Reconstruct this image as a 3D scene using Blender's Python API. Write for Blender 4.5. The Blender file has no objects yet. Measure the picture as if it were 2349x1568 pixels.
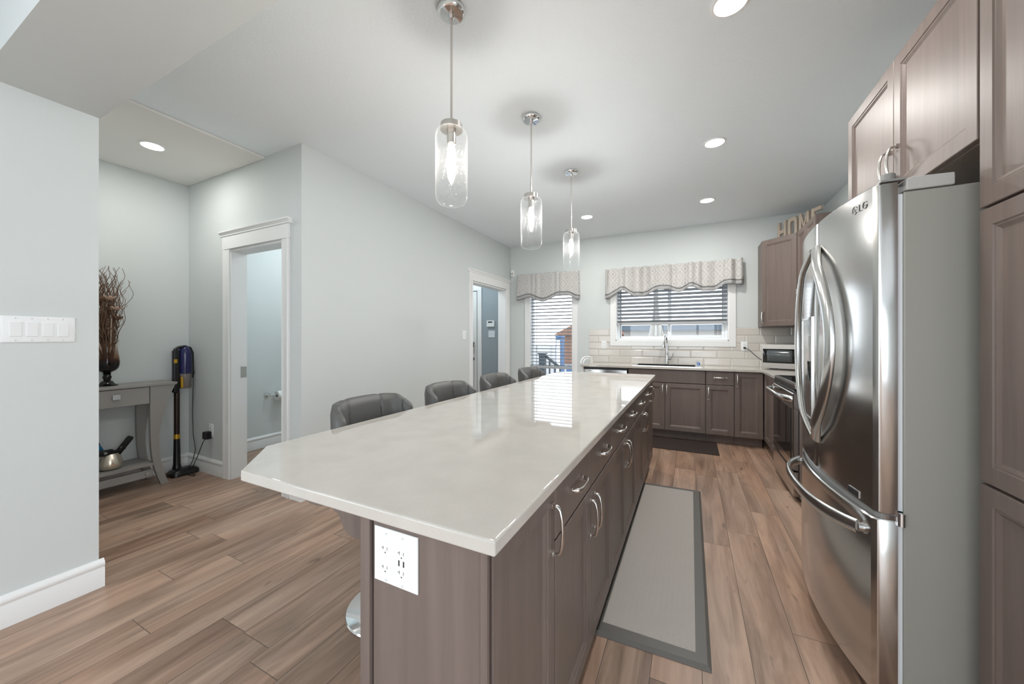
import bpy, bmesh, math, random
from mathutils import Vector, Matrix
random.seed(7)
SC = bpy.context.scene
COL = SC.collection
R = math.radians

# ------------------------------------------------------------------ camera
F_PX, CX, CY, YAW, CAM_H = 835.6, 1174.5, 775.0, R(26.14), 1.26
cd = bpy.data.cameras.new('camera'); cam = bpy.data.objects.new('camera', cd); COL.objects.link(cam)
cam.location = (0, 0, CAM_H); cam.rotation_euler = (R(90), 0, YAW)
cd.sensor_fit = 'HORIZONTAL'; cd.sensor_width = 36.0; cd.lens = F_PX / 2349 * 36
cd.shift_y = (CY - 784) / 2349
cd.clip_start = 0.02; cd.clip_end = 300
SC.camera = cam

# ------------------------------------------------------------------ view, world and daylight
SC.view_settings.view_transform = 'Standard'; SC.view_settings.look = 'None'
SC.view_settings.exposure = 0.82; SC.view_settings.gamma = 1.0; SC.view_settings.use_curve_mapping = False
try:
    SC.cycles.use_denoising = True
    SC.cycles.max_bounces = 10; SC.cycles.diffuse_bounces = 6; SC.cycles.glossy_bounces = 5
    SC.cycles.transparent_max_bounces = 16; SC.cycles.transmission_bounces = 8
    SC.cycles.sample_clamp_indirect = 6.0
    SC.cycles.caustics_reflective = False; SC.cycles.caustics_refractive = False
except Exception:
    pass
SKY_STRENGTH = 3.0
w = bpy.data.worlds.new('sky'); SC.world = w; w.use_nodes = True
bg = w.node_tree.nodes['Background']
bg.inputs['Color'].default_value = (0.86, 0.93, 1.0, 1); bg.inputs['Strength'].default_value = SKY_STRENGTH

def light(name, kind, loc, power, color=(1, 1, 1), size=None, size_y=None, rot=(0, 0, 0), parent=None, **kw):
    d = bpy.data.lights.new(name, kind); d.energy = power; d.color = color
    if kind == 'AREA':
        d.shape = 'RECTANGLE' if size_y else 'DISK'; d.size = size
        if size_y: d.size_y = size_y
    elif kind in ('POINT', 'SPOT'):
        d.shadow_soft_size = size or 0.05
    for k, v in kw.items(): setattr(d, k, v)
    o = bpy.data.objects.new(name, d); COL.objects.link(o); o.location = loc; o.rotation_euler = rot
    if parent is not None: o.parent = parent
    return o
# daylight: the sky itself shines in; portals in the window openings only steer its sampling
def portal(name, loc, sx, sy, rot):
    o = light(name, 'AREA', loc, 1.0, (1, 1, 1), sx, sy, rot=rot); o.data.cycles.is_portal = True
portal('portal_living_back', (-0.4, -4.77, 1.30), 3.8, 2.3, (R(90), 0, 0))
portal('portal_living_side', (3.20, -1.35, 1.30), 3.1, 2.3, (R(90), 0, R(90)))
portal('portal_living_left', (-2.87, -2.2, 1.30), 2.8, 2.3, (R(90), 0, R(-90)))
portal('portal_sink_window', (-0.27, 5.63, 1.65), 1.43, 0.86, (R(-90), 0, 0))
portal('portal_tall_window', (-2.0, 5.63, 1.26), 0.73, 1.63, (R(-90), 0, 0))
DOWN_W = 7.5
BULB_W = 6.3

# ------------------------------------------------------------------ helpers: colour, materials
def lin(c):
    c /= 255.0
    return c / 12.92 if c <= 0.04045 else ((c + 0.055) / 1.055) ** 2.4
def rgb(r, g, b): return (lin(r), lin(g), lin(b), 1)

def new_mat(name):
    m = bpy.data.materials.new(name); m.use_nodes = True
    nt = m.node_tree; b = nt.nodes['Principled BSDF']
    return m, nt, b
class NT:
    """tiny node helper"""
    def __init__(s, nt): s.nt = nt
    def n(s, typ, **kw):
        x = s.nt.nodes.new(typ)
        for k, v in kw.items(): setattr(x, k, v)
        return x
    def link(s, a, b): s.nt.links.new(a, b)
    def put(s, sock, v):
        if isinstance(v, (int, float)): sock.default_value = v
        elif isinstance(v, (tuple, list)): sock.default_value = v
        else: s.link(v, sock)
    def math(s, op, a, b=None, c=None):
        x = s.n('ShaderNodeMath', operation=op); s.put(x.inputs[0], a)
        if b is not None: s.put(x.inputs[1], b)
        if c is not None: s.put(x.inputs[2], c)
        return x.outputs[0]
    def mix(s, f, a, b):
        x = s.n('ShaderNodeMix', data_type='RGBA'); s.put(x.inputs[0], f); s.put(x.inputs[6], a); s.put(x.inputs[7], b)
        return x.outputs[2]
    def pos(s): return s.n('ShaderNodeNewGeometry').outputs['Position']
    def obj(s): return s.n('ShaderNodeTexCoord').outputs['Object']
    def xyz(s, v):
        x = s.n('ShaderNodeSeparateXYZ'); s.link(v, x.inputs[0]); return x.outputs
    def comb(s, x, y, z):
        c = s.n('ShaderNodeCombineXYZ')
        for i, v in enumerate((x, y, z)): s.put(c.inputs[i], v)
        return c.outputs[0]
    def scale(s, v, sc):
        x = s.n('ShaderNodeMapping'); s.link(v, x.inputs[0]); x.inputs['Scale'].default_value = sc; return x.outputs[0]
    def noise(s, v, scale=1.0, detail=3.0, rough=0.5, dist=0.0):
        x = s.n('ShaderNodeTexNoise'); s.link(v, x.inputs['Vector']); x.inputs['Scale'].default_value = scale
        x.inputs['Detail'].default_value = detail; x.inputs['Roughness'].default_value = rough; x.inputs['Distortion'].default_value = dist
        return x.outputs[0]
    def ramp(s, f, a, b):
        x = s.n('ShaderNodeMapRange'); s.put(x.inputs[0], f); x.inputs[1].default_value = a; x.inputs[2].default_value = b
        x.inputs[3].default_value = 0; x.inputs[4].default_value = 1; x.clamp = True; return x.outputs[0]
    def bump(s, h, strength, dist, b):
        x = s.n('ShaderNodeBump'); s.link(h, x.inputs['Height']); x.inputs['Strength'].default_value = strength
        x.inputs['Distance'].default_value = dist; s.link(x.outputs[0], b.inputs['Normal'])

def plain(name, col, rough=0.5, metal=0.0, spec=0.5, coat=0.0, vary=0.0, bump=None):
    m, nt, b = new_mat(name); k = NT(nt)
    b.inputs['Base Color'].default_value = col; b.inputs['Roughness'].default_value = rough
    b.inputs['Metallic'].default_value = metal; b.inputs['Specular IOR Level'].default_value = spec
    b.inputs['Coat Weight'].default_value = coat
    if vary:
        f = k.noise(k.obj(), 6.0, 3.0)
        c = k.mix(f, tuple(x * (1 - vary) for x in col[:3]) + (1,), tuple(min(1, x * (1 + vary)) for x in col[:3]) + (1,))
        k.link(c, b.inputs['Base Color'])
    if bump:
        k.bump(k.noise(k.obj(), bump[0], 3.0), bump[1], bump[2], b)
    return m

def wall_mat(name, col):
    m, nt, b = new_mat(name); k = NT(nt)
    b.inputs['Base Color'].default_value = col; b.inputs['Roughness'].default_value = 0.75; b.inputs['Specular IOR Level'].default_value = 0.25
    k.bump(k.noise(k.pos(), 90, 2), 0.06, 0.004, b)
    return m
def ceiling_mat(name, col, strength):
    m, nt, b = new_mat(name); k = NT(nt)
    b.inputs['Base Color'].default_value = col; b.inputs['Roughness'].default_value = 0.9; b.inputs['Specular IOR Level'].default_value = 0.1
    h = k.ramp(k.noise(k.pos(), 70, 4, 0.6), 0.42, 0.62)
    k.bump(h, strength, 0.006, b)
    return m
def wood_mat(name, dark, light_, rough=0.43, sc=(26, 26, 1.6)):
    m, nt, b = new_mat(name); k = NT(nt)
    p = k.pos()
    f1 = k.noise(k.scale(p, sc), 1.0, 5, 0.6, 0.6)
    f2 = k.noise(k.scale(p, (2.2, 2.2, 1.1)), 1.0, 2)
    f = k.math('ADD', k.math('MULTIPLY', f1, 0.6), k.math('MULTIPLY', f2, 0.4))
    k.link(k.mix(k.ramp(f, 0.3, 0.7), dark, light_), b.inputs['Base Color'])
    b.inputs['Roughness'].default_value = rough; b.inputs['Specular IOR Level'].default_value = 0.42
    k.bump(f1, 0.04, 0.002, b)
    return m
def floor_mat(name):
    m, nt, b = new_mat(name); k = NT(nt)
    W, X0, L = 0.1755, 0.038, 1.22
    x, y, z = k.xyz(k.pos())[:3]
    xs = k.math('DIVIDE', k.math('SUBTRACT', x, X0), W)
    col = k.math('FLOOR', xs); fx = k.math('SUBTRACT', xs, col)
    wn = k.n('ShaderNodeTexWhiteNoise', noise_dimensions='1D'); k.link(col, wn.inputs['W'])
    ys = k.math('ADD', k.math('DIVIDE', y, L), k.math('MULTIPLY', wn.outputs[0], 5.0))
    row = k.math('FLOOR', ys); fy = k.math('SUBTRACT', ys, row)
    wn2 = k.n('ShaderNodeTexWhiteNoise', noise_dimensions='2D'); k.link(k.comb(col, row, 0), wn2.inputs['Vector'])
    h = wn2.outputs[0]
    # long grain, different in each plank
    off = k.math('MULTIPLY', h, 37.0)
    g = k.noise(k.comb(k.math('ADD', k.math('MULTIPLY', x, 11.0), off), k.math('MULTIPLY', y, 1.1), off), 1.0, 6, 0.6, 0.8)
    g2 = k.noise(k.comb(k.math('ADD', k.math('MULTIPLY', x, 60.0), off), k.math('MULTIPLY', y, 2.5), off), 1.0, 3, 0.5)
    tone = k.math('ADD', k.math('MULTIPLY', g, 0.86), k.math('ADD', k.math('MULTIPLY', g2, 0.14), k.math('MULTIPLY', k.math('SUBTRACT', h, 0.5), 0.12)))
    c = k.mix(k.ramp(tone, 0.33, 0.68), rgb(122, 99, 83), rgb(190, 162, 142))
    hue = k.mix(k.ramp(k.noise(k.comb(off, k.math('MULTIPLY', y, 0.7), k.math('MULTIPLY', x, 3.0)), 1.0, 2), 0.4, 0.65), (1.0, 1.0, 1.0, 1), (1.06, 0.96, 0.90, 1))
    mul = k.n('ShaderNodeMix', data_type='RGBA', blend_type='MULTIPLY'); mul.inputs[0].default_value = 1.0
    k.link(c, mul.inputs[6]); k.link(hue, mul.inputs[7]); c = mul.outputs[2]
    kn = k.noise(k.comb(k.math('ADD', k.math('MULTIPLY', x, 22.0), off), k.math('MULTIPLY', y, 5.5), off), 1.0, 2, 0.4, 0.3)
    c = k.mix(k.math('MULTIPLY', k.ramp(kn, 0.70, 0.80), 0.75), c, rgb(78, 62, 52))
    ex = k.math('MINIMUM', fx, k.math('SUBTRACT', 1.0, fx)); ey = k.math('MULTIPLY', k.math('MINIMUM', fy, k.math('SUBTRACT', 1.0, fy)), L / W)
    e = k.math('MINIMUM', ex, ey)
    gap = k.ramp(e, 0.004, 0.011)
    c = k.mix(gap, rgb(92, 77, 66), c)
    k.link(c, b.inputs['Base Color'])
    k.link(k.math('ADD', 0.29, k.math('MULTIPLY', g2, 0.14)), b.inputs['Roughness'])
    b.inputs['Specular IOR Level'].default_value = 0.45
    k.bump(k.math('ADD', gap, k.math('MULTIPLY', g2, 0.15)), 0.25, 0.002, b)
    return m
def quartz_mat(name):
    m, nt, b = new_mat(name); k = NT(nt)
    p = k.pos()
    f = k.ramp(k.noise(p, 260, 2, 0.6), 0.58, 0.70); f2 = k.noise(p, 9, 3)
    c = k.mix(k.ramp(f2, 0.35, 0.65), rgb(191, 186, 178), rgb(197, 192, 184))
    c = k.mix(k.math('MULTIPLY', f, 0.35), c, rgb(165, 160, 152))
    k.link(c, b.inputs['Base Color']); b.inputs['Roughness'].default_value = 0.035; b.inputs['Specular IOR Level'].default_value = 0.5
    return m
def tile_mat(name, axis):
    m, nt, b = new_mat(name); k = NT(nt)
    x, y, z = k.xyz(k.pos())[:3]
    v = k.comb(x if axis == 'x' else y, k.math('SUBTRACT', z, 0.896), 0)
    t = k.n('ShaderNodeTexBrick', offset=0.5); k.link(v, t.inputs['Vector'])
    t.inputs['Scale'].default_value = 1.0; t.inputs['Brick Width'].default_value = 0.31; t.inputs['Row Height'].default_value = 0.0993
    t.inputs['Mortar Size'].default_value = 0.0025; t.inputs['Mortar Smooth'].default_value = 0.1
    t.inputs['Color1'].default_value = rgb(214, 210, 204); t.inputs['Color2'].default_value = rgb(202, 197, 190); t.inputs['Mortar'].default_value = rgb(176, 170, 163)
    k.link(t.outputs['Color'], b.inputs['Base Color']); b.inputs['Roughness'].default_value = 0.12
    t2 = k.n('ShaderNodeTexBrick', offset=0.5); k.link(v, t2.inputs['Vector'])
    t2.inputs['Scale'].default_value = 1.0; t2.inputs['Brick Width'].default_value = 0.31; t2.inputs['Row Height'].default_value = 0.0993
    t2.inputs['Mortar Size'].default_value = 0.016; t2.inputs['Mortar Smooth'].default_value = 1.0
    k.bump(k.math('SUBTRACT', 1.0, t2.outputs['Fac']), 0.5, 0.006, b)
    return m
def glass_mat(name, tint=(1, 1, 1, 1), gloss=0.0, seeds=False, refl=1.0):
    """clear sheet glass: mostly lets light through, reflects by Fresnel"""
    m = bpy.data.materials.new(name); m.use_nodes = True; nt = m.node_tree; nt.nodes.clear(); k = NT(nt)
    out = k.n('ShaderNodeOutputMaterial'); tr = k.n('ShaderNodeBsdfTransparent'); gl = k.n('ShaderNodeBsdfGlossy')
    tr.inputs['Color'].default_value = tint; gl.inputs['Roughness'].default_value = gloss
    fr = k.n('ShaderNodeLayerWeight'); fr.inputs['Blend'].default_value = 0.5
    fac = k.math('MULTIPLY', k.math('ADD', 0.035, k.math('MULTIPLY', k.math('POWER', fr.outputs['Facing'], 4.0), 0.9)), refl)
    mx = k.n('ShaderNodeMixShader'); k.link(fac, mx.inputs[0]); k.link(tr.outputs[0], mx.inputs[1]); k.link(gl.outputs[0], mx.inputs[2])
    if seeds:
        vo = k.n('ShaderNodeTexVoronoi'); k.link(k.scale(k.obj(), (1, 1, 0.7)), vo.inputs['Vector']); vo.inputs['Scale'].default_value = 85
        s = k.math('SUBTRACT', 1.0, k.ramp(vo.outputs['Distance'], 0.12, 0.30))
        bp = k.n('ShaderNodeBump'); k.link(s, bp.inputs['Height']); bp.inputs['Strength'].default_value = 0.35; bp.inputs['Distance'].default_value = 0.003
        k.link(bp.outputs[0], gl.inputs['Normal']); k.link(bp.outputs[0], fr.inputs['Normal'])
        df = k.n('ShaderNodeBsdfDiffuse'); df.inputs['Color'].default_value = (0.95, 0.95, 0.95, 1)
        m2 = k.n('ShaderNodeMixShader'); k.link(k.math('ADD', k.math('ADD', 0.007, k.math('MULTIPLY', s, 0.03)), k.math('MULTIPLY', k.math('POWER', fr.outputs['Facing'], 4.0), 0.10)), m2.inputs[0]); k.link(mx.outputs[0], m2.inputs[1]); k.link(df.outputs[0], m2.inputs[2])  # milky seeds, plus diffuse white painted towards the edges as rim reflections
        k.link(m2.outputs[0], out.inputs[0])
    else:
        k.link(mx.outputs[0], out.inputs[0])
    return m
def emit_mat(name, col, strength):
    m, nt, b = new_mat(name)
    b.inputs['Base Color'].default_value = (0.8, 0.8, 0.8, 1); b.inputs['Emission Color'].default_value = col; b.inputs['Emission Strength'].default_value = strength
    return m
def steel_mat(name, col=(0.58, 0.575, 0.56, 1), rough=0.17, axis=2):
    m, nt, b = new_mat(name); k = NT(nt)
    b.inputs['Metallic'].default_value = 1.0; b.inputs['Base Color'].default_value = col
    s = [700, 700, 700]; s[axis] = 3
    f = k.noise(k.scale(k.pos(), tuple(s)), 1.0, 2)
    k.link(k.math('ADD', rough - 0.04, k.math('MULTIPLY', f, 0.08)), b.inputs['Roughness'])
    return m

M = {}
M['wall'] = wall_mat('wall_paint', rgb(209, 214, 213))
M['wall_mud'] = wall_mat('mudroom_paint', rgb(154, 164, 169))
M['ceiling'] = ceiling_mat('ceiling_texture', rgb(237, 244, 248), 0.16)
M['smooth_ceiling'] = ceiling_mat('smooth_ceiling', rgb(232, 231, 227), 0.04)
M['trim'] = plain('trim_white', rgb(234, 235, 234), 0.35)
M['floor'] = floor_mat('vinyl_planks')
M['wood'] = wood_mat('stained_maple', rgb(101, 89, 83), rgb(121, 107, 100))
M['wood_dark'] = plain('cabinet_interior', rgb(58, 48, 44), 0.6)
M['quartz'] = quartz_mat('quartz')
M['tile_x'] = tile_mat('subway_tile_back', 'x'); M['tile_y'] = tile_mat('subway_tile_side', 'y')
M['steel'] = steel_mat('stainless_steel'); M['steel_h'] = steel_mat('stainless_steel_handle', (0.66, 0.66, 0.65, 1), 0.2)
M['chrome'] = plain('chrome', (0.82, 0.83, 0.84, 1), 0.06, 1.0)
M['nickel'] = plain('brushed_nickel', (0.70, 0.67, 0.64, 1), 0.22, 1.0)
M['fridge_side'] = plain('fridge_side_paint', rgb(160, 159, 150), 0.42, 0.0, 0.5, bump=(500, 0.05, 0.001))
M['grey_plastic'] = plain('grey_plastic', rgb(190, 189, 185), 0.4)
M['mid_plastic'] = plain('mid_grey_plastic', rgb(145, 145, 142), 0.4)
M['white_plastic'] = plain('white_plastic', rgb(236, 238, 238), 0.3)
M['white_gasket'] = plain('door_gasket', rgb(225, 228, 230), 0.45)
M['black_plastic'] = plain('black_plastic', rgb(18, 18, 19), 0.3)
M['black_glass'] = plain('black_glass', rgb(12, 12, 13), 0.05)
M['dark_slot'] = plain('dark_slot', rgb(45, 45, 45), 0.5)
M['screw'] = plain('screw_paint', rgb(205, 208, 208), 0.3)
M['leather'] = plain('grey_leatherette', rgb(88, 88, 86), 0.42, bump=(240, 0.12, 0.001))
M['seam'] = plain('seam_thread', rgb(62, 62, 60), 0.6)
M['glass'] = glass_mat('window_glass')
M['seeded'] = glass_mat('seeded_glass', (0.985, 0.99, 0.99, 1), 0.03, True, 0.45)
M['vinyl'] = plain('window_vinyl', rgb(232, 236, 238), 0.4)
M['slat'] = plain('blind_slat', rgb(160, 164, 168), 0.5)
M['rail'] = plain('blind_rail', rgb(176, 178, 180), 0.45)
M['cord'] = plain('blind_cord', rgb(120, 124, 128), 0.7)
M['mat_rim'] = plain('mat_border_rubber', rgb(104, 101, 96), 0.5)
M['mat_dark'] = plain('dark_mat', rgb(50, 38, 34), 0.85)
M['console'] = plain('grey_painted_wood', rgb(148, 144, 140), 0.45, vary=0.05)
M['gold'] = plain('yellow_gold_trim', rgb(205, 160, 50), 0.3, 0.6)
M['navy'] = plain('navy_gloss', rgb(38, 40, 84), 0.15)
M['clear_bin'] = plain('smoky_bin', rgb(120, 112, 108), 0.15)
M['twig'] = plain('dry_twigs', rgb(104, 76, 56), 0.7, vary=0.3)
M['petal'] = plain('dried_flower', rgb(180, 150, 130), 0.7, vary=0.15)
M['pot'] = plain('champagne_pot', (0.78, 0.70, 0.58, 1), 0.25, 0.9, vary=0.12)
M['blue'] = plain('blue_fabric', rgb(20, 105, 150), 0.6)
M['black_cloth'] = plain('black_cloth', rgb(16, 16, 18), 0.75)
M['lens'] = emit_mat('downlight_lens', (1.0, 0.97, 0.92, 1), 6.0)
M['bulb_warm'] = emit_mat('warm_bulb', (1.0, 0.93, 0.84, 1), 26.0*BULB_W)
M['bulb_cool'] = emit_mat('cool_bulb', (1.0, 0.98, 0.96, 1), 26.0*BULB_W)
M['pale_wood'] = plain('whitewashed_wood', rgb(186, 172, 156), 0.7, vary=0.18)
M['sink'] = plain('sink_bowl', rgb(70, 68, 66), 0.35, 0.7)
M['roll'] = plain('paper', rgb(238, 238, 236), 0.9)
M['orange'] = plain('orange_siding', rgb(112, 82, 66), 0.8)
M['sponge'] = plain('sponge_blue', rgb(60, 110, 175), 0.6)
M['bluebox'] = plain('bright_blue_plastic', rgb(44, 78, 116), 0.5)
M['rail_paint'] = plain('slate_railing', rgb(50, 60, 68), 0.6)
M['siding'] = plain('pale_siding', rgb(150, 146, 140), 0.8)
M['roof'] = plain('blue_grey_roof', rgb(58, 70, 80), 0.7)
M['canvas'] = plain('cream_canvas', rgb(150, 146, 138), 0.85)
M['ground'] = plain('pale_ground', rgb(104, 105, 106), 0.9)
M['deck'] = plain('deck_boards', rgb(96, 98, 100), 0.8)
# mat weave (herringbone)
def weave_mat():
    m, nt, b = new_mat('mat_weave'); k = NT(nt)
    x, y, z = k.xyz(k.pos())[:3]
    P, Q = 0.024, 0.0085
    zx = k.math('ABSOLUTE', k.math('SUBTRACT', k.math('FRACT', k.math('DIVIDE', x, P)), 0.5))
    s = k.math('FRACT', k.math('DIVIDE', k.math('ADD', y, k.math('MULTIPLY', zx, P * 1.2)), Q))
    t = k.ramp(k.math('ABSOLUTE', k.math('SUBTRACT', s, 0.5)), 0.12, 0.42)
    n = k.noise(k.scale(k.pos(), (3, 2, 1)), 1.0, 4)
    c = k.mix(t, rgb(158, 151, 144), rgb(206, 199, 191))
    c = k.mix(k.math('MULTIPLY', k.ramp(n, 0.62, 0.78), 0.3), c, rgb(110, 102, 95))
    k.link(c, b.inputs['Base Color']); b.inputs['Roughness'].default_value = 0.45
    k.bump(t, 0.3, 0.002, b)
    return m
M['weave'] = weave_mat()
def fabric_mat():
    m, nt, b = new_mat('valance_fabric'); k = NT(nt)
    x, y, z = k.xyz(k.pos())[:3]
    u = k.math('ABSOLUTE', k.math('SUBTRACT', k.math('FRACT', k.math('DIVIDE', x, 0.135)), 0.5))
    v = k.math('ABSOLUTE', k.math('SUBTRACT', k.math('FRACT', k.math('DIVIDE', z, 0.19)), 0.5))
    d = k.math('ADD', u, v)
    s = k.ramp(k.math('ABSOLUTE', k.math('SUBTRACT', k.math('FRACT', k.math('MULTIPLY', d, 3.0)), 0.5)), 0.18, 0.30)
    c = k.mix(s, rgb(200, 198, 195), rgb(188, 186, 183))
    core = k.ramp(d, 0.13, 0.10)
    c = k.mix(k.math('MULTIPLY', k.math('SUBTRACT', 1.0, k.ramp(d, 0.08, 0.15)), 0.7), c, rgb(166, 165, 164))
    k.link(c, b.inputs['Base Color']); b.inputs['Roughness'].default_value = 0.95; b.inputs['Specular IOR Level'].default_value = 0.1
    k.bump(k.noise(k.pos(), 900, 1), 0.1, 0.001, b)
    return m
M['fabric'] = fabric_mat()
M['hem'] = plain('grey_hem', rgb(168, 168, 168), 0.7)
M['piping'] = plain('dark_piping', rgb(92, 92, 92), 0.7)
def vase_mat():
    m = bpy.data.materials.new('ombre_glass'); m.use_nodes = True; nt = m.node_tree; nt.nodes.clear(); k = NT(nt)
    out = k.n('ShaderNodeOutputMaterial'); x, y, z = k.xyz(k.obj())[:3]
    f = k.ramp(z, 0.20, 0.33)
    tr = k.n('ShaderNodeBsdfTransparent'); k.link(k.mix(f, (0.50, 0.30, 0.20, 1), (0.93, 0.88, 0.83, 1)), tr.inputs['Color'])
    pr = k.n('ShaderNodeBsdfPrincipled'); pr.inputs['Base Color'].default_value = (0.006, 0.005, 0.005, 1); pr.inputs['Roughness'].default_value = 0.06
    pr2 = k.n('ShaderNodeBsdfGlossy'); pr2.inputs['Roughness'].default_value = 0.03
    mg = k.n('ShaderNodeMixShader'); fr = k.n('ShaderNodeLayerWeight'); k.link(k.math('ADD', 0.03, k.math('MULTIPLY', k.math('POWER', fr.outputs['Facing'], 4.0), 0.5)), mg.inputs[0]); k.link(tr.outputs[0], mg.inputs[1]); k.link(pr2.outputs[0], mg.inputs[2])
    mx = k.n('ShaderNodeMixShader'); k.link(k.ramp(z, 0.165, 0.225), mx.inputs[0]); k.link(pr.outputs[0], mx.inputs[1]); k.link(mg.outputs[0], mx.inputs[2])
    k.link(mx.outputs[0], out.inputs[0]); return m
M['vase'] = vase_mat()

# ------------------------------------------------------------------ helpers: geometry
class MB:
    def __init__(s): s.bm = bmesh.new()
    def face(s, vs):
        try: return s.bm.faces.new(vs)
        except ValueError: return None
    def box(s, x0, x1, y0, y1, z0, z1):
        x0, x1 = sorted((x0, x1)); y0, y1 = sorted((y0, y1)); z0, z1 = sorted((z0, z1))
        v = [s.bm.verts.new(p) for p in ((x0,y0,z0),(x1,y0,z0),(x1,y1,z0),(x0,y1,z0),(x0,y0,z1),(x1,y0,z1),(x1,y1,z1),(x0,y1,z1))]
        for f in ((3,2,1,0),(4,5,6,7),(0,1,5,4),(1,2,6,5),(2,3,7,6),(3,0,4,7)): s.face([v[i] for i in f])
        return s
    def obox(s, O, U, V, N, u0, u1, v0, v1, n0, n1):
        O, U, V, N = Vector(O), Vector(U), Vector(V), Vector(N)
        P = lambda u, v, n: O + U*u + V*v + N*n
        v = [s.bm.verts.new(P(*q)) for q in ((u0,v0,n0),(u1,v0,n0),(u1,v1,n0),(u0,v1,n0),(u0,v0,n1),(u1,v0,n1),(u1,v1,n1),(u0,v1,n1))]
        for f in ((3,2,1,0),(4,5,6,7),(0,1,5,4),(1,2,6,5),(2,3,7,6),(3,0,4,7)): s.face([v[i] for i in f])
        return s
    def loops(s, loops, cap0=True, cap1=True, closed=False):
        L = [[s.bm.verts.new(p) for p in lp] for lp in loops]; n = len(L[0])
        pairs = list(zip(L, L[1:])) + ([(L[-1], L[0])] if closed else [])
        for a, b in pairs:
            for i in range(n): s.face([a[i], a[(i+1) % n], b[(i+1) % n], b[i]])
        if not closed:
            if cap0: s.face(list(reversed(L[0])))
            if cap1: s.face(L[-1])
        return s
    def prism(s, pts3, vec):
        vec = Vector(vec); a = [Vector(p) for p in pts3]
        return s.loops([a, [p + vec for p in a]])
    def panel(s, O, U, V, N, w, h, rings):
        O, U, V, N = Vector(O), Vector(U), Vector(V), Vector(N); lp = []
        for i, n in rings: lp.append([O+U*i+V*i+N*n, O+U*(w-i)+V*i+N*n, O+U*(w-i)+V*(h-i)+N*n, O+U*i+V*(h-i)+N*n])
        return s.loops(lp)
    def tube(s, path, r, seg=10, closed=False, side=None, a=1.0, b=1.0):
        P = [Vector(p) for p in path]; n = len(P); loops = []
        up = None
        for i in range(n):
            if closed: t = (P[(i+1) % n] - P[i-1])
            else: t = P[min(i+1, n-1)] - P[max(i-1, 0)]
            t.normalize()
            if side is not None: B = Vector(side); B = (B - t*B.dot(t)).normalized()
            else:
                if up is None: up = Vector((0,0,1)) if abs(t.z) < 0.9 else Vector((1,0,0))
                B = t.cross(up)
                if B.length < 1e-4: B = t.orthogonal()
                B.normalize(); up = B.cross(t)
            C = B.cross(t).normalized()
            rr = r[i] if isinstance(r, (list, tuple)) else r
            loops.append([P[i] + (B*a*math.cos(2*math.pi*j/seg) + C*b*math.sin(2*math.pi*j/seg))*rr for j in range(seg)])
        return s.loops(loops, closed=closed)
    def lathe(s, prof, c, seg=32, axis='z', cap0=True, cap1=True):
        c = Vector(c); lp = []
        for r, h in prof:
            ring = []
            for j in range(seg):
                a = 2*math.pi*j/seg
                if axis == 'z': p = Vector((r*math.cos(a), r*math.sin(a), h))
                elif axis == 'y': p = Vector((r*math.cos(a), h, r*math.sin(a)))
                else: p = Vector((h, r*math.cos(a), r*math.sin(a)))
                ring.append(c + p)
            lp.append(ring)
        return s.loops(lp, cap0, cap1)
    def grid(s, fn, nu, nv):
        g = [[s.bm.verts.new(fn(i/nu, j/nv)) for i in range(nu+1)] for j in range(nv+1)]
        for j in range(nv):
            for i in range(nu): s.face([g[j][i], g[j][i+1], g[j+1][i+1], g[j+1][i]])
        return s

WLOC = {}
def obj(name, mb, mat, parent=None, bevel=0.0, smooth=None, segs=2, solid=0.0, loc=None, sub=0):
    me = bpy.data.meshes.new(name); bmesh.ops.recalc_face_normals(mb.bm, faces=mb.bm.faces[:])
    base = WLOC.get(parent.name, Vector((0,0,0))) if parent is not None else Vector(loc or (0,0,0))
    if base.length: bmesh.ops.translate(mb.bm, vec=-base, verts=mb.bm.verts[:])
    mb.bm.to_mesh(me); mb.bm.free()
    me.materials.append(mat)
    o = bpy.data.objects.new(name, me); COL.objects.link(o)
    if parent is not None: o.parent = parent
    else: o.location = base
    WLOC[o.name] = base
    if smooth is not None or bevel:
        for p in me.polygons: p.use_smooth = True
        me.set_sharp_from_angle(angle=R(smooth if smooth is not None else 30))
    if solid:
        md = o.modifiers.new('solid', 'SOLIDIFY'); md.thickness = solid; md.offset = 0
    if bevel:
        md = o.modifiers.new('bevel', 'BEVEL'); md.width = bevel; md.segments = segs; md.limit_method = 'ANGLE'; md.angle_limit = R(40)
        md.harden_normals = True
    if sub:
        md = o.modifiers.new('sub', 'SUBSURF'); md.levels = sub; md.render_levels = sub
    return o
def thing(name, label, cat, loc, group=None):
    o = bpy.data.objects.new(name, None); COL.objects.link(o); o.location = loc; o.empty_display_size = 0.1
    o['label'] = label; o['category'] = cat
    if group: o['group'] = group
    WLOC[o.name] = Vector(loc); return o
def tag(o, label, cat, group=None):
    o['label'] = label; o['category'] = cat
    if group: o['group'] = group
    return o
def struct(name, mb, mat, parent=None, **kw):
    o = obj(name, mb, mat, parent, **kw)
    if parent is None: o['kind'] = 'structure'
    return o
def struct_empty(name, loc, label=None):
    o = bpy.data.objects.new(name, None); COL.objects.link(o); o.location = loc; o['kind'] = 'structure'; WLOC[o.name] = Vector(loc)
    return o
def copy_tree(o, loc, label, group=None):
    c = o.copy(); COL.objects.link(c); c.location = loc; c['label'] = label
    if group: c['group'] = group
    WLOC[c.name] = Vector(loc)
    def kids(a, b):
        for ch in list(a.children):
            k = ch.copy(); COL.objects.link(k); k.parent = b
            WLOC[k.name] = Vector(loc)
            kids(ch, k)
    kids(o, c); return c

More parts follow.
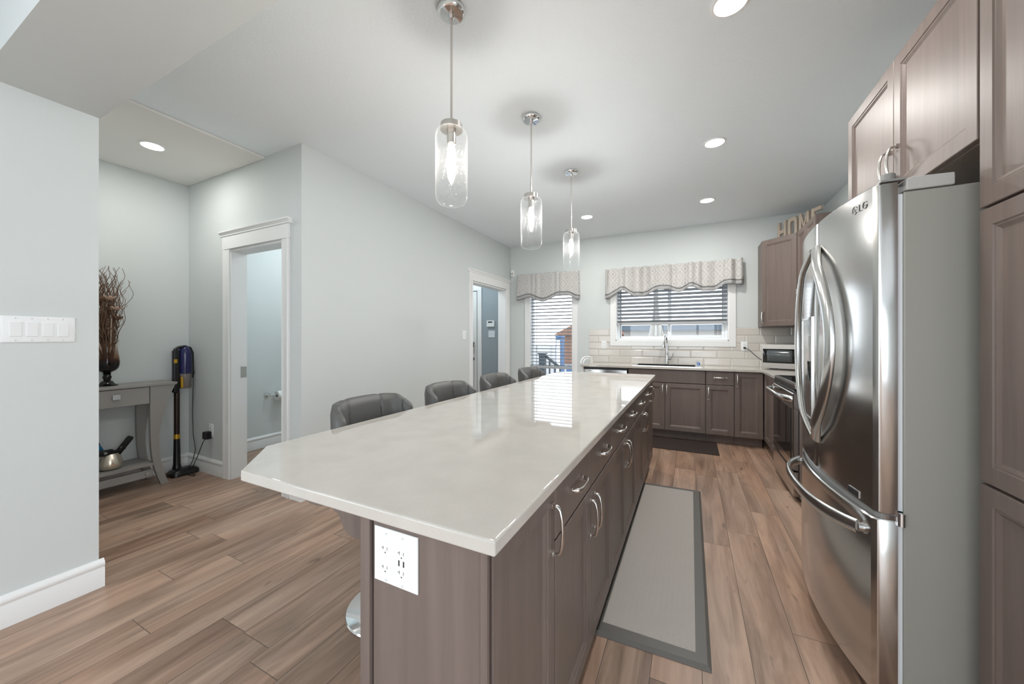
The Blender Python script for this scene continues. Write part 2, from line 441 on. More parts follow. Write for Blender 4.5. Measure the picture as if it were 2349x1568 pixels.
Z = Vector((0, 0, 1))
DOOR_RINGS = [(0, 0), (0, 0.018), (0.002, 0.020), (0.050, 0.020), (0.053, 0.0165), (0.058, 0.0165), (0.067, 0.010), (0.068, 0.0095)]
FLAT_RINGS = [(0, 0), (0, 0.017), (0.003, 0.020), (0.010, 0.020)]
def pull(mb, P, D, N, L):
    """bow pull: P centre on the face, D along its length, N outwards"""
    P, D, N = Vector(P), Vector(D), Vector(N)
    pts = [(-0.5, 0), (-0.5, 0.012), (-0.485, 0.020), (-0.42, 0.027), (-0.25, 0.032), (0, 0.034), (0.25, 0.032), (0.42, 0.027), (0.485, 0.020), (0.5, 0.012), (0.5, 0)]
    side = D.cross(N)
    mb.tube([P + D*L*a + N*b for a, b in pts], 0.0055, 10, side=side, a=1.25, b=0.8)
    for sgn in (-1, 1):
        mb.obox(P + D*L*0.5*sgn, D, side, N, -0.007, 0.007, -0.0085, 0.0085, 0, 0.008)
    return mb
def cabinet(name, label, O, N, width, depth, z0, z1, fronts, group=None, toe=0.1, mat=None, body_z1=None):
    """O: lower-left front corner of the fronts' plane seen from the front, at floor level"""
    mat = mat or M['wood']; N = Vector(N); U = Z.cross(N); O = Vector(O)
    t = thing(name, label, 'cabinet', O + U*width/2 - N*depth/2 + Z*(z0 if toe == 0 else 0), group)
    b = MB(); zb = z0 + toe
    b.obox(O, U, Z, N, 0.0005, width-0.0005, zb, body_z1 or z1, -depth, -0.0205)
    obj('body', b, mat, t)
    if toe:
        b = MB(); b.obox(O, U, Z, N, 0.0005, width-0.0005, 0.001, zb-0.0005, -depth, -0.085); obj('toe_kick', b, mat, t)
    for kind, u0, u1, a0, a1, hd in fronts:
        b = MB(); b.panel(O + U*u0 + Z*a0 - N*0.0195, U, Z, N, u1-u0, a1-a0, FLAT_RINGS if kind in ('drawer', 'flat') else DOOR_RINGS)
        d = obj('drawer' if kind == 'drawer' else ('door' if kind == 'door' else 'front_panel'), b, mat, t, smooth=20)
        if hd:
            hb = MB(); o_, hu, hz, L = hd
            nn = 0.0005
            pull(hb, O + U*hu + Z*hz + N*nn, U if o_ == 'h' else Z, N, L); obj('handle', hb, M['nickel'], d, smooth=40)
    return t

# ================================================================== the setting
XL, YB, XR, H = -2.70, 5.46, 1.365, 2.765
YD, XN = 1.81, -4.42                  # powder-room wall plane, nook wall plane
XROOM = 3.05; YBACK = -4.6
# floor
b = MB(); b.box(-4.6, 3.3, -4.9, 5.6, -0.08, 0); struct('floor', b, M['floor'])
# ceilings
b = MB(); b.box(-4.6, 3.3, -4.9, 5.6, H, H+0.1); struct('ceiling', b, M['ceiling'])
b = MB(); b.box(-4.42, -3.17, 0.735, 1.81, H-0.02, H-0.0005); struct('ceiling_nook', b, M['smooth_ceiling'], bevel=0.006)
b = MB(); b.box(-2.69, 1.365, 0.392, 0.738, 2.372, H-0.0005); struct('wall_soffit', b, M['wall'])
# near-left wall, nook
b = MB(); b.box(-2.85, -2.69, -0.8, 0.734, 0, H-0.0005); b.box(-2.85, -2.69, -4.6, -3.6, 0, H-0.0005); b.box(-2.85, -2.69, -3.6, -0.8, 0, 0.15); b.box(-2.85, -2.69, -3.6, -0.8, 2.45, H-0.0005); struct('wall_near', b, M['wall'])
b = MB(); b.box(-4.42, -2.8505, 0.60, 0.734, 0, H-0.0005); struct('wall_nook_front', b, M['wall'])
b = MB(); b.box(-4.56, -4.42, 0.60, 5.60, 0, H-0.0005); struct('wall_nook', b, M['wall'])
# powder-room wall with its door opening
DX0, DX1, DH = -3.69, -2.925, 2.045
b = MB(); b.box(-4.42, DX0-0.001, YD, YD+0.13, 0, H-0.0005); b.box(DX1+0.001, XL-0.1405, YD, YD+0.13, 0, H-0.0005); b.box(DX0-0.001, DX1+0.001, YD, YD+0.13, DH+0.001, H-0.0005)
struct('wall_powder', b, M['wall'])
# left wall with the mudroom opening
OY0, OY1, OH = 4.256, 5.285, 2.045
b = MB(); b.box(XL-0.14, XL, YD, OY0-0.001, 0, H-0.0005); b.box(XL-0.14, XL, OY1+0.001, YB, 0, H-0.0005); b.box(XL-0.14, XL, OY0-0.001, OY1+0.001, OH+0.001, H-0.0005)
struct('wall_left', b, M['wall'])
b = MB(); b.box(-4.42, XL-0.1405, 3.95, 4.05, 0, H-0.0005); struct('wall_partition', b, M['wall'])
# back wall with two window openings
W1 = (-2.36, -1.635, 0.45, 2.07); W2 = (-0.985, 0.442, 1.225, 2.07)
def holes(mb, x0, x1, z0, z1, y0, y1, hs):
    xs = x0
    for a, c, lo, hi in hs:
        mb.box(xs, a, y0, y1, z0, z1); mb.box(a, c, y0, y1, z0, lo); mb.box(a, c, y0, y1, hi, z1); xs = c
    mb.box(xs, x1, y0, y1, z0, z1)
b = MB(); holes(b, XL-0.14, XR, 0, H-0.0005, YB, YB+0.16, (W1, W2)); struct('wall_back', b, M['wall'])
b = MB(); b.box(-4.42, XL-0.1405, YB, YB+0.16, 0, H-0.0005); struct('wall_mudroom', b, M['wall_mud'])
b = MB(); b.box(XR, XR+0.14, 0.39, 5.62, 0, H-0.0005); struct('wall_right', b, M['wall'])
# living room behind the camera: walls with large unseen windows, sized for their daylight
b = MB(); b.box(XR+0.1405, XROOM, 0.39, 0.53, 0, H-0.0005); struct('wall_living_front', b, M['wall'])
LW = (-2.3, 1.5, 0.15, 2.45)
b = MB(); holes(b, -2.85, XROOM+0.14, 0, H-0.0005, YBACK-0.16, YBACK, (LW,)); struct('wall_living_back', b, M['wall'])
b = MB()
b.box(XROOM, XROOM+0.14, YBACK, -2.9, 0, H-0.0005); b.box(XROOM, XROOM+0.14, 0.2, 0.39, 0, H-0.0005)
b.box(XROOM, XROOM+0.14, -2.9, 0.2, 0, 0.15); b.box(XROOM, XROOM+0.14, -2.9, 0.2, 2.45, H-0.0005); struct('wall_living_side', b, M['wall'])

# baseboards: profile (n outwards, z)
BBP = [(0, 0), (0.016, 0), (0.016, 0.092), (0.013, 0.098), (0.013, 0.102), (0.017, 0.108), (0.019, 0.117), (0.016, 0.127), (0.009, 0.133), (0.004, 0.140), (0, 0.141)]
def baseboard(name, p0, p1, N):
    p0, p1, N = Vector(p0), Vector(p1), Vector(N); mb = MB()
    mb.prism([p0 + N*n + Z*(z+0.0005) for n, z in BBP], p1 - p0)
    return struct(name, mb, M['trim'], smooth=35)
baseboard('baseboard_near', (-2.6895, -4.5, 0), (-2.6895, 0.751, 0), (1, 0, 0))
baseboard('baseboard_nook', (XN+0.0005, 0.735, 0), (XN+0.0005, YD-0.001, 0), (1, 0, 0))
baseboard('baseboard_powder_wall', (XN+0.02, YD-0.0005, 0), (DX0-0.098, YD-0.0005, 0), (0, -1, 0))
baseboard('baseboard_corner', (DX1+0.094, YD-0.0005, 0), (XL+0.018, YD-0.0005, 0), (0, -1, 0))
baseboard('baseboard_left', (XL+0.0005, YD-0.018, 0), (XL+0.0005, OY0-0.09, 0), (1, 0, 0))
baseboard('baseboard_powder', (XN+0.0005, YD+0.135, 0), (XN+0.0005, 3.945, 0), (1, 0, 0))
baseboard('baseboard_back', (XL+0.02, YB-0.0005, 0), (-1.40, YB-0.0005, 0), (0, -1, 0))

# door casings with a crown header
CASP = [(0.0, 0.0), (0.0, 0.012), (0.006, 0.016), (0.012, 0.013), (0.060, 0.016), (0.070, 0.021), (0.085, 0.021), (0.088, 0.018), (0.088, 0.0)]
def door_trim(name, O, U, N, w, h, d):
    """O: lower-left corner of the opening seen from the room"""
    O, U, N = Vector(O), Vector(U), Vector(N); root = struct_empty(name, O)
    for sgn, o, nm in ((-1, O, 'casing'), (1, O + U*w, 'casing')):
        mb = MB(); mb.prism([o + U*sgn*(a-0.004) + N*(n+0.0006) + Z*0.0005 for a, n in CASP], Z*(h+0.004)); obj(nm, mb, M['trim'], root, smooth=30)
    mb = MB(); e = 0.092
    mb.obox(O, U, Z, N, -e, w+e, h+0.005, h+0.118, 0.0006, 0.020)
    obj('header', mb, M['trim'], root, bevel=0.002)
    mb = MB()
    prof = [(0.0006, 0.1185), (0.024, 0.1185), (0.027, 0.124), (0.023, 0.130), (0.026, 0.136), (0.036, 0.146), (0.041, 0.152), (0.041, 0.162), (0.0006, 0.162)]
    mb.prism([O + U*(-e-0.022) + N*n + Z*(h+z) for n, z in prof], U*(w+2*e+0.044)); obj('crown', mb, M['trim'], root, smooth=30)
    mb = MB()
    mb.obox(O, U, Z, N, -0.0006, 0.016, 0.0005, h-0.0165, -d, -0.0005); mb.obox(O, U, Z, N, w-0.016, w+0.0006, 0.0005, h-0.0165, -d, -0.0005); mb.obox(O, U, Z, N, -0.0006, w+0.0006, h-0.016, h+0.0006, -d, -0.0005)
    obj('jamb', mb, M['trim'], root)
    return root
t1 = door_trim('trim_1', (DX0, YD, 0), (1, 0, 0), (0, -1, 0), DX1-DX0, DH, 0.13)
mb = MB(); mb.box(DX0+0.0155, DX0+0.018, YD+0.075, YD+0.125, 0.90, 1.0); obj('latch_plate', mb, M['nickel'], t1)
door_trim('trim_2', (XL, OY0, 0), (0, 1, 0), (1, 0, 0), OY1-OY0, OH, 0.14)

# exterior door in the mudroom (on the back wall)
dr = struct_empty('door_1', (-3.8, YB, 0))
mb = MB(); mb.panel((-4.22, YB-0.012, 0.01), (1,0,0), Z, (0,-1,0), 0.866, 2.06, [(0,0),(0,0.01),(0.004,0.014)]); obj('slab', mb, M['trim'], dr)
for zz, hh in ((0.2, 0.7), (1.1, 0.8)):
    for xx in (-4.13, -3.74):
        mb = MB(); mb.panel((xx, YB-0.0265, zz), (1,0,0), Z, (0,-1,0), 0.30, hh, [(0,0),(0.01,0.006),(0.03,0.003),(0.035,0.003)]); obj('raised_panel', mb, M['trim'], dr)
mb = MB(); mb.box(-3.345, -3.262, YB-0.022, YB-0.001, 0.001, 2.085); mb.box(-4.30, -3.262, YB-0.022, YB-0.001, 2.086, 2.185); obj('casing', mb, M['trim'], dr, bevel=0.003)
mb = MB(); mb.box(-3.352, -3.346, YB-0.02, YB-0.012, 0.02, 2.07); obj('weatherstrip', mb, M['dark_slot'], dr)
mb = MB(); mb.box(-3.455, -3.385, YB-0.06, YB-0.0267, 0.995, 1.195); lk = obj('keypad_lock', mb, M['nickel'], dr, bevel=0.008)
mb = MB(); mb.box(-3.45, -3.39, YB-0.063, YB-0.0603, 1.10, 1.188); obj('keypad', mb, M['black_glass'], lk)
mb = MB(); mb.lathe([(0.0, 0), (0.018, 0.0), (0.018, 0.01), (0, 0.01)], (-3.42, YB-0.071, 1.045), 16, 'y'); obj('thumb_turn', mb, M['nickel'], lk, smooth=40)
mb = MB(); mb.lathe([(0.0, 0), (0.03, 0.0), (0.03, 0.012), (0, 0.012)], (-3.42, YB-0.039, 0.90), 20, 'y'); mb.tube([(-3.42, YB-0.03, 0.90), (-3.42, YB-0.075, 0.90), (-3.44, YB-0.08, 0.90), (-3.53, YB-0.08, 0.90)], 0.010, 10); obj('lever_handle', mb, M['nickel'], dr, smooth=40)
mb = MB(); pts = [(-3.405, YB-0.088, 0.915), (-3.42, YB-0.094, 0.918), (-3.437, YB-0.092, 0.88), (-3.44, YB-0.092, 0.7), (-3.432, YB-0.091, 0.5), (-3.44, YB-0.091, 0.3), (-3.437, YB-0.09, 0.12)]
mb.tube(pts, 0.011, 8, side=(1,0,0), a=1.0, b=0.35); mb.tube([(-3.405, YB-0.088, 0.915), (-3.413, YB-0.091, 0.80), (-3.424, YB-0.092, 0.6), (-3.428, YB-0.092, 0.45)], 0.009, 8, side=(1,0,0), a=1.0, b=0.35)
leash = obj('leash', mb, M['black_cloth'], None, smooth=40, loc=(-3.43, YB-0.09, 0.12)); tag(leash, 'black strap leash hanging from the lever handle of the white mudroom door', 'leash')

# ------------------------------------------------------------------ windows
def window(name, X0, X1, Z0, Z1, slider):
    cx = (X0+X1)/2; root = struct_empty(name, (cx, YB, Z0))
    e = 0.078
    mb = MB()
    for x0, x1, z0, z1 in ((X0-e, X0, Z0-e, Z1+e), (X1, X1+e, Z0-e, Z1+e), (X0, X1, Z0-e, Z0), (X0, X1, Z1, Z1+e)):
        mb.box(x0, x1, YB-0.018, YB-0.0006, z0, z1)
    obj('casing', mb, M['trim'], root, bevel=0.0025)
    mb = MB()
    for x0, x1, z0, z1 in ((X0-0.0005, X0+0.012, Z0, Z1), (X1-0.012, X1+0.0005, Z0, Z1), (X0, X1, Z0-0.0005, Z0+0.012), (X0, X1, Z1-0.012, Z1+0.0005)):
        mb.box(x0, x1, YB-0.010, YB+0.09, z0, z1)
    obj('reveal', mb, M['trim'], root)
    def ring(x0, x1, z0, z1, t, y0, y1):
        m = MB()
        m.box(x0, x0+t, y0, y1, z0, z1); m.box(x1-t, x1, y0, y1, z0, z1); m.box(x0+t, x1-t, y0, y1, z0, z0+t); m.box(x0+t, x1-t, y0, y1, z1-t, z1); return m
    a0, a1, c0, c1 = X0+0.0125, X1-0.0125, Z0+0.0125, Z1-0.0125
    obj('frame', ring(a0, a1, c0, c1, 0.026, YB+0.075, YB+0.14), M['vinyl'], root, bevel=0.003)
    a0 += 0.027; a1 -= 0.027; c0 += 0.027; c1 -= 0.027
    if slider:
        m_ = -0.265
        obj('sash', ring(a0, m_+0.02, c0, c1, 0.022, YB+0.112, YB+0.135), M['vinyl'], root, bevel=0.002)
        obj('sash', ring(m_-0.025, a1, c0, c1, 0.034, YB+0.08, YB+0.108), M['vinyl'], root, bevel=0.003)
        g = MB(); g.box(a0+0.0225, m_-0.0025, YB+0.122, YB+0.126, c0+0.0225, c1-0.0225); obj('pane', g, M['glass'], root)
        g = MB(); g.box(m_+0.0095, a1-0.0345, YB+0.092, YB+0.096, c0+0.0345, c1-0.0345); obj('pane', g, M['glass'], root)
    else:
        g = MB(); g.box(a0+0.0005, a1-0.0005, YB+0.105, YB+0.109, c0+0.0005, c1-0.0005); obj('pane', g, M['glass'], root)
    return root
window('window_1', *W1, False); window('window_2', *W2, True)
def living_window(name, axis, a0, a1, n, c):
    root = struct_empty(name, (0, YBACK, 0.15) if axis == 'x' else (c, -1.9, 0.15)); mb = MB(); st = (a1-a0)/n
    for i in range(n+1):
        p = a0 + st*i; q = (max(a0, p-0.04), min(a1, p+0.04))
        if axis == 'x': mb.box(q[0], q[1], c-0.10, c-0.03, 0.15, 2.45)
        else: mb.box(c+0.03, c+0.10, q[0], q[1], 0.15, 2.45)
    for z0, z1 in ((0.15, 0.23), (2.37, 2.45)):
        if axis == 'x': mb.box(a0, a1, c-0.10, c-0.03, z0, z1)
        else: mb.box(c+0.03, c+0.10, a0, a1, z0, z1)
    obj('frame', mb, M['vinyl'], root)
living_window('window_5', 'y', -3.6, -0.8, 2, -2.69-0.13)
living_window('window_3', 'x', LW[0], LW[1], 3, YBACK); living_window('window_4', 'y', -2.9, 0.2, 2, XROOM)  # side window, out of view, enlarged to brighten the near wall

# backsplash tiles
mb = MB(); y0, y1 = YB-0.010, YB-0.0006
mb.box(-1.376, -1.064, y0, y1, 0.8965, 1.392); mb.box(-1.064, 0.521, y0, y1, 0.8965, 1.146); mb.box(0.521, XR-0.011, y0, y1, 0.8965, 1.392)
struct('wall_tile_back', mb, M['tile_x'])
mb = MB(); mb.box(XR-0.010, XR-0.0006, 2.56, YB-0.0006, 0.9015, 1.392); struct('wall_tile_right', mb, M['tile_y'])

# ------------------------------------------------------------------ blinds and valances
def blind(label, X0, X1, ztop, zrail, pitch, tilt, wand, n):
    t = thing('window_blind', label, 'blind', ((X0+X1)/2, YB+0.03, zrail))
    mb = MB(); c, s_ = math.cos(tilt), math.sin(tilt); zz = zrail + 0.05; ym = YB+0.032
    while zz < ztop - 0.05:
        hw = 0.0245
        prof = []
        for q in (-1, -0.5, 0, 0.5, 1):
            prof.append((q*hw, 0.0022*(1-q*q)))
        pts = [(ym + a*c - d*s_, zz - a*s_*1.0 + d*c) for a, d in prof] + [(ym + a*c - (d-0.0026)*s_, zz - a*s_ + (d-0.0026)*c) for a, d in reversed(prof)]
        mb.prism([(X0+0.004, y, z) for y, z in pts], (X1-X0-0.008, 0, 0)); zz += pitch
    obj('slats', mb, M['slat'], t, smooth=40)
    mb = MB(); mb.box(X0+0.003, X1-0.003, ym-0.026, ym+0.026, zrail, zrail+0.036); obj('bottom_rail', mb, M['rail'], t, bevel=0.004)
    mb = MB(); mb.box(X0+0.002, X1-0.002, ym-0.03, ym+0.03, ztop-0.055, ztop-0.0005); obj('headrail', mb, M['white_plastic'], t)
    for x in [X0 + (X1-X0)*q for q in n]:
        for dy in (-0.027, 0.027): mb = MB(); mb.tube([(x, ym+dy, zrail+0.03), (x, ym+dy, ztop-0.05)], 0.0016, 6); obj('ladder_cord', mb, M['cord'], t)
    mb = MB(); mb.tube([(X0+wand[0], ym-0.036, ztop-0.1), (X0+wand[0], ym-0.036, wand[1])], 0.0045, 8); obj('wand', mb, M['cord'], t, smooth=40)
    return t
blind('grey slatted blind lowered most of the way in the tall narrow window', W1[0]+0.013, W1[1]-0.013, 2.055, 0.775, 0.053, R(16), (0.115, 0.62), (0.1, 0.5, 0.9))
blind('grey slatted blind half raised in the wide window over the sink', W2[0]+0.013, W2[1]-0.013, 2.055, 1.447, 0.053, R(38), (0.055, 1.255), (0.04, 0.36, 0.68, 0.96))

def valance(label, X0, X1, ztop, hem, gather, pinch=(), yoff=0.085):
    """hem: list of (x fraction, z of the lower edge of the patterned cloth)"""
    t = thing('window_valance', label, 'valance', ((X0+X1)/2, YB-0.04, ztop-0.4))
    def hz(f):
        for (a, za), (c, zc) in zip(hem, hem[1:]):
            if a <= f <= c:
                q = (f-a)/(c-a) if c > a else 0; q = q*q*(3-2*q); return za + (zc-za)*q
        return hem[-1][1]
    total = (X1-X0) + 2*yoff
    def plan(f, v):
        d = f*total
        if d < yoff: x, y, nx, ny = X0, YB-0.003-d, -1, 0
        elif d > total-yoff: x, y, nx, ny = X1, YB-0.003-(total-d), 1, 0
        else: x, y, nx, ny = X0 + (d-yoff), YB-yoff, 0, -1
        amp = gather*(0.35+0.65*(1-abs(2*v-1.2)*0.4))
        wv = (1.6*abs(math.sin(f*total*23+1.3*math.sin(f*19)))-1) * amp + math.sin(f*total*15+2) * amp*0.6
        if v > 0.92: wv *= 1.3
        for pc_ in pinch: wv -= 0.030*math.exp(-((f-pc_)/0.012)**2)*(0.5+0.5*v) - 0.016*math.exp(-((f-pc_-0.03)/0.016)**2)
        flare = 0.012*(1-v)
        return x + nx*(wv+flare), y + ny*(wv+flare) if ny else y
    def fn(u, v):
        d = u*total; fx = min(1, max(0, (d-yoff)/(X1-X0)))
        z0 = hz(fx); z = z0 + (ztop-z0)*v + (0.006*math.sin(u*total*44) if v > 0.99 else 0)
        x, y = plan(u, v); return Vector((x, y, z))
    mb = MB(); mb.grid(fn, 360, 14); cl = obj('cloth', mb, M['fabric'], t, smooth=80, solid=0.002)
    HB = 0.052
    def fh(u, v):
        d = u*total; fx = min(1, max(0, (d-yoff)/(X1-X0))); z0 = hz(fx); x, y = plan(u, 0.0)
        return Vector((x, y - (0.003 if d > yoff and d < total-yoff else 0), z0 - HB*(1-v) + 0.001))
    mb = MB(); mb.grid(fh, 360, 3); obj('hem_band', mb, M['hem'], t, smooth=80, solid=0.002)
    mb = MB(); pts = []
    for i in range(221):
        u = i/220; p = fn(u, 0.0); q = Vector((p.x, p.y-0.004, p.z)); pts.append(q)
    mb.tube(pts, 0.0045, 6); obj('piping', mb, M['piping'], t, smooth=60)
    mb = MB(); mb.tube([(X0+0.03, YB-0.002, ztop-0.035), (X0+0.03, YB-0.038, ztop-0.035), (X1-0.03, YB-0.038, ztop-0.035), (X1-0.03, YB-0.002, ztop-0.035)], 0.008, 8); obj('rod', mb, M['white_plastic'], t, smooth=40)
    return t
valance('patterned grey valance with wavy hem over the tall narrow window', -2.545, -1.535, 2.285, [(0, 1.93), (0.2, 1.965), (0.45, 1.885), (0.72, 1.97), (0.85, 1.965), (1.0, 1.905)], 0.007)
valance('long gathered grey valance with wavy hem over the sink window', -1.10, 0.575, 2.262, [(0, 1.89), (0.13, 1.99), (0.235, 1.90), (0.30, 1.895), (0.42, 1.975), (0.49, 1.97), (0.575, 1.925), (0.66, 1.99), (0.75, 1.925), (0.81, 1.925), (0.90, 2.0), (1.0, 1.99)], 0.026, (0.17, 0.52, 0.86))

# ================================================================== back-run cabinets and worktop
CT0, CT1 = 0.87, 0.90
YF = 4.95
N_ = (0, -1, 0)
def backcab(label, x0, x1, fronts, bz=None): return cabinet('base_cabinet', label, (x0, YF, 0), N_, x1-x0, YB-YF-0.001, 0, CT0-0.001, fronts, 'base cabinets along the window wall', body_z1=bz)
def rel(x0, items): return [(k, a-x0, c-x0, z0, z1, (None if h is None else (h[0], h[1]-x0, h[2], h[3]))) for k, a, c, z0, z1, h in items]
backcab('brown sink base cabinet with two doors under the sink window', -0.735, 0.160, rel(-0.735, [
    ('flat', -0.732, 0.157, 0.705, 0.862, None),
    ('door', -0.732, -0.294, 0.112, 0.698, ('v', -0.318, 0.605, 0.13)), ('door', -0.290, 0.157, 0.112, 0.698, ('v', -0.268, 0.605, 0.13))]), 0.695)
backcab('brown base cabinet with one drawer over one door right of the sink', 0.161, 0.455, rel(0.161, [
    ('drawer', 0.164, 0.452, 0.705, 0.862, ('h', 0.315, 0.79, 0.12)), ('door', 0.164, 0.452, 0.112, 0.698, ('v', 0.190, 0.60, 0.13))]))
backcab('brown corner base cabinet with a single tall door by the range', 0.456, 0.738, rel(0.456, [('door', 0.459, 0.735, 0.112, 0.862, ('v', 0.486, 0.765, 0.13))]))
# corner return toward the range (faces -X)
cabinet('base_cabinet', 'narrow brown base cabinet in the corner beside the oven', (0.742, 4.928, 0), (-1, 0, 0), 4.928-4.225, XR-0.742-0.001, 0, CT0-0.001,
        [('door', 0.008, 0.36, 0.112, 0.862, None), ('door', 0.364, 0.70, 0.112, 0.862, ('v', 0.66, 0.77, 0.10))])
cabinet('base_cabinet', 'brown base cabinet between the range and the fridge', (0.742, 3.455, 0), (-1, 0, 0), 3.455-2.535, XR-0.742-0.001, 0, CT0-0.001,
        [('drawer', 0.003, 0.917, 0.705, 0.862, ('h', 0.46, 0.79, 0.12)), ('door', 0.003, 0.458, 0.112, 0.698, ('v', 0.43, 0.60, 0.13)), ('door', 0.462, 0.917, 0.112, 0.698, ('v', 0.49, 0.60, 0.13))])
mb = MB()
mb.prism([(-1.365, 4.915, CT0), (0.715, 4.915, CT0), (0.715, 4.222, CT0), (XR-0.0105, 4.222, CT0), (XR-0.0105, YB-0.0105, CT0), (-1.365, YB-0.0105, CT0)], (0, 0, CT1-CT0))
o = obj('worktop', mb, M['quartz'], None, bevel=0.004, loc=(0, 5.1, CT0)); tag(o, 'white quartz corner worktop along the window wall under the microwave', 'worktop')
# sink cut-out as a real opening
cut = MB(); cut.box(-0.665, 0.065, 5.015, 5.345, 0.80, 1.0)
mc = bpy.data.meshes.new('cutter'); bmesh.ops.recalc_face_normals(cut.bm, faces=cut.bm.faces[:]); cut.bm.to_mesh(mc); cut.bm.free()
oc = bpy.data.objects.new('cutter', mc); COL.objects.link(oc)
bo = o.modifiers.new('cut', 'BOOLEAN'); bo.object = oc; bo.operation = 'DIFFERENCE'; bo.solver = 'EXACT'
dg = bpy.context.evaluated_depsgraph_get(); dg.update()
nm = bpy.data.meshes.new_from_object(o.evaluated_get(dg)); o.modifiers.clear(); o.data = nm
bpy.data.objects.remove(oc)
mb = MB(); mb.prism([(0.715, 2.536, CT0), (XR-0.0105, 2.536, CT0), (XR-0.0105, 3.456, CT0), (0.715, 3.456, CT0)], (0, 0, CT1-CT0))
o = obj('worktop', mb, M['quartz'], None, bevel=0.004, loc=(1.0, 3.0, CT0)); tag(o, 'short white quartz worktop between the range and the fridge', 'worktop')

# dishwasher
dw = thing('dishwasher', 'stainless steel dishwasher at the left end of the back counter', 'dishwasher', (-1.035, 5.2, 0))
mb = MB(); mb.box(-1.325, -0.745, 4.985, YB-0.02, 0.10, 0.866); obj('body', mb, M['black_plastic'], dw)
mb = MB(); mb.panel((-1.322, 4.984, 0.105), (1,0,0), Z, (0,-1,0), 0.574, 0.735, [(0,0),(0,0.03),(0.006,0.036),(0.02,0.037)]); dd = obj('door', mb, M['steel'], dw, smooth=30)
mb = MB(); mb.box(-1.26, -1.22, 4.9455, 4.9465, 0.812, 0.818); obj('maker_mark', mb, M['dark_slot'], dd)
mb = MB(); mb.box(-1.32, -0.75, 5.02, 5.05, 0.001, 0.099); obj('toe_kick', mb, M['black_plastic'], dw)
mb = MB(); mb.box(-1.352, -1.327, 4.955, YB-0.012, 0.001, 0.868)
e_ = obj('end_panel', mb, M['white_plastic'], None, bevel=0.003, loc=(-1.34, 5.2, 0)); tag(e_, 'white end panel standing beside the dishwasher', 'end panel')
mb = MB()
mb.tube([(-1.361, 4.93, 0.901+0.007), (-1.36, 4.935, 0.935), (-1.35, 4.96, 0.975), (-1.33, 5.0, 0.995), (-1.28, 5.06, 1.0), (-1.255, 5.09, 0.99), (-1.25, 5.1, 0.909)], 0.010, 10)
mb.tube([(-1.335, 4.945, 0.909), (-1.33, 4.96, 0.94), (-1.315, 4.985, 0.968), (-1.285, 5.03, 0.975), (-1.265, 5.06, 0.965), (-1.262, 5.07, 0.909)], 0.006, 8)
o = obj('towel_stand', mb, M['white_plastic'], None, smooth=50, loc=(-1.3, 5.0, 0.9)); tag(o, 'small white curved wire stand at the left end of the back counter', 'stand')

# sink, faucet and sponge dish
sk = thing('sink', 'drop-in steel sink set into the back counter below the window', 'sink', (-0.30, 5.18, CT1))
mb = MB()
def rect(x0, x1, y0, y1, z): return [(x0,y0,z),(x1,y0,z),(x1,y1,z),(x0,y1,z)]
mb.loops([rect(-0.685,0.115,4.985,5.40,CT1+0.0005), rect(-0.685,0.115,4.985,5.40,CT1+0.005), rect(-0.68,0.11,4.99,5.395,CT1+0.007), rect(-0.655,0.055,5.02,5.335,CT1+0.007), rect(-0.65,0.05,5.025,5.33,CT1+0.003)], cap1=False, cap0=False)
obj('rim', mb, M['steel_h'], sk, smooth=30)
mb = MB(); mb.loops([rect(-0.655,0.055,5.022,5.336,CT1+0.004), rect(-0.65,0.05,5.03,5.33,CT1-0.05), rect(-0.63,0.03,5.045,5.31,CT1-0.19)], cap0=False); obj('bowl', mb, M['sink'], sk, smooth=30, solid=0.003)
fc = thing('faucet', 'chrome pull-down gooseneck faucet behind the sink', 'faucet', (-0.29, 5.365, CT1+0.0075))
mb = MB(); mb.lathe([(0.026,0),(0.028,0.006),(0.022,0.02),(0.019,0.05),(0.020,0.10),(0.017,0.13),(0.0135,0.15)], (-0.29,5.365,CT1+0.0075), 20); obj('body', mb, M['chrome'], fc, smooth=40)
mb = MB(); pts = []
for i in range(15):
    a = math.pi*i/14*0.93; pts.append((-0.29 - 0.012*i/14*2, 5.365 - 0.085*(1-math.cos(a)), CT1+0.29+0.105*math.sin(a)))
pts = [(-0.29, 5.365, CT1+0.15), (-0.29, 5.365, CT1+0.22)] + pts
mb.tube(pts, 0.0125, 12); obj('spout', mb, M['chrome'], fc, smooth=60)
e = Vector(pts[-1]); mb = MB(); mb.tube([e + Vector((0,0,0.005)), e + Vector((-0.004,-0.004,-0.03)), e + Vector((-0.01,-0.010,-0.085))], [0.014,0.016,0.022], 14); obj('spray_head', mb, M['chrome'], fc, smooth=50)
mb = MB(); mb.tube([(-0.275,5.36,CT1+0.075), (-0.235,5.35,CT1+0.083)], 0.016, 12); mb.tube([(-0.242,5.352,CT1+0.09), (-0.225,5.348,CT1+0.115), (-0.212,5.345,CT1+0.165)], [0.008,0.007,0.006], 10); obj('lever', mb, M['chrome'], fc, smooth=50)
sd = thing('sponge_dish', 'small white dish with a blue sponge on the sink rim', 'dish', (0.082, 5.13, CT1+0.0075))
mb = MB(); mb.box(0.062, 0.108, 5.07, 5.2, CT1+0.0075, CT1+0.016); obj('dish', mb, M['white_plastic'], sd, bevel=0.003)
mb = MB(); mb.box(0.066, 0.104, 5.10, 5.17, CT1+0.0162, CT1+0.055); sp = obj('sponge', mb, M['sponge'], sd, bevel=0.008)
mb = MB(); mb.tube([(0.078+0.012*math.cos(a/6*math.pi), 5.0985, CT1+0.035+0.010*math.sin(a/6*math.pi)) for a in range(12)], 0.002, 6, closed=True); obj('pale_ring', mb, M['white_plastic'], sp)

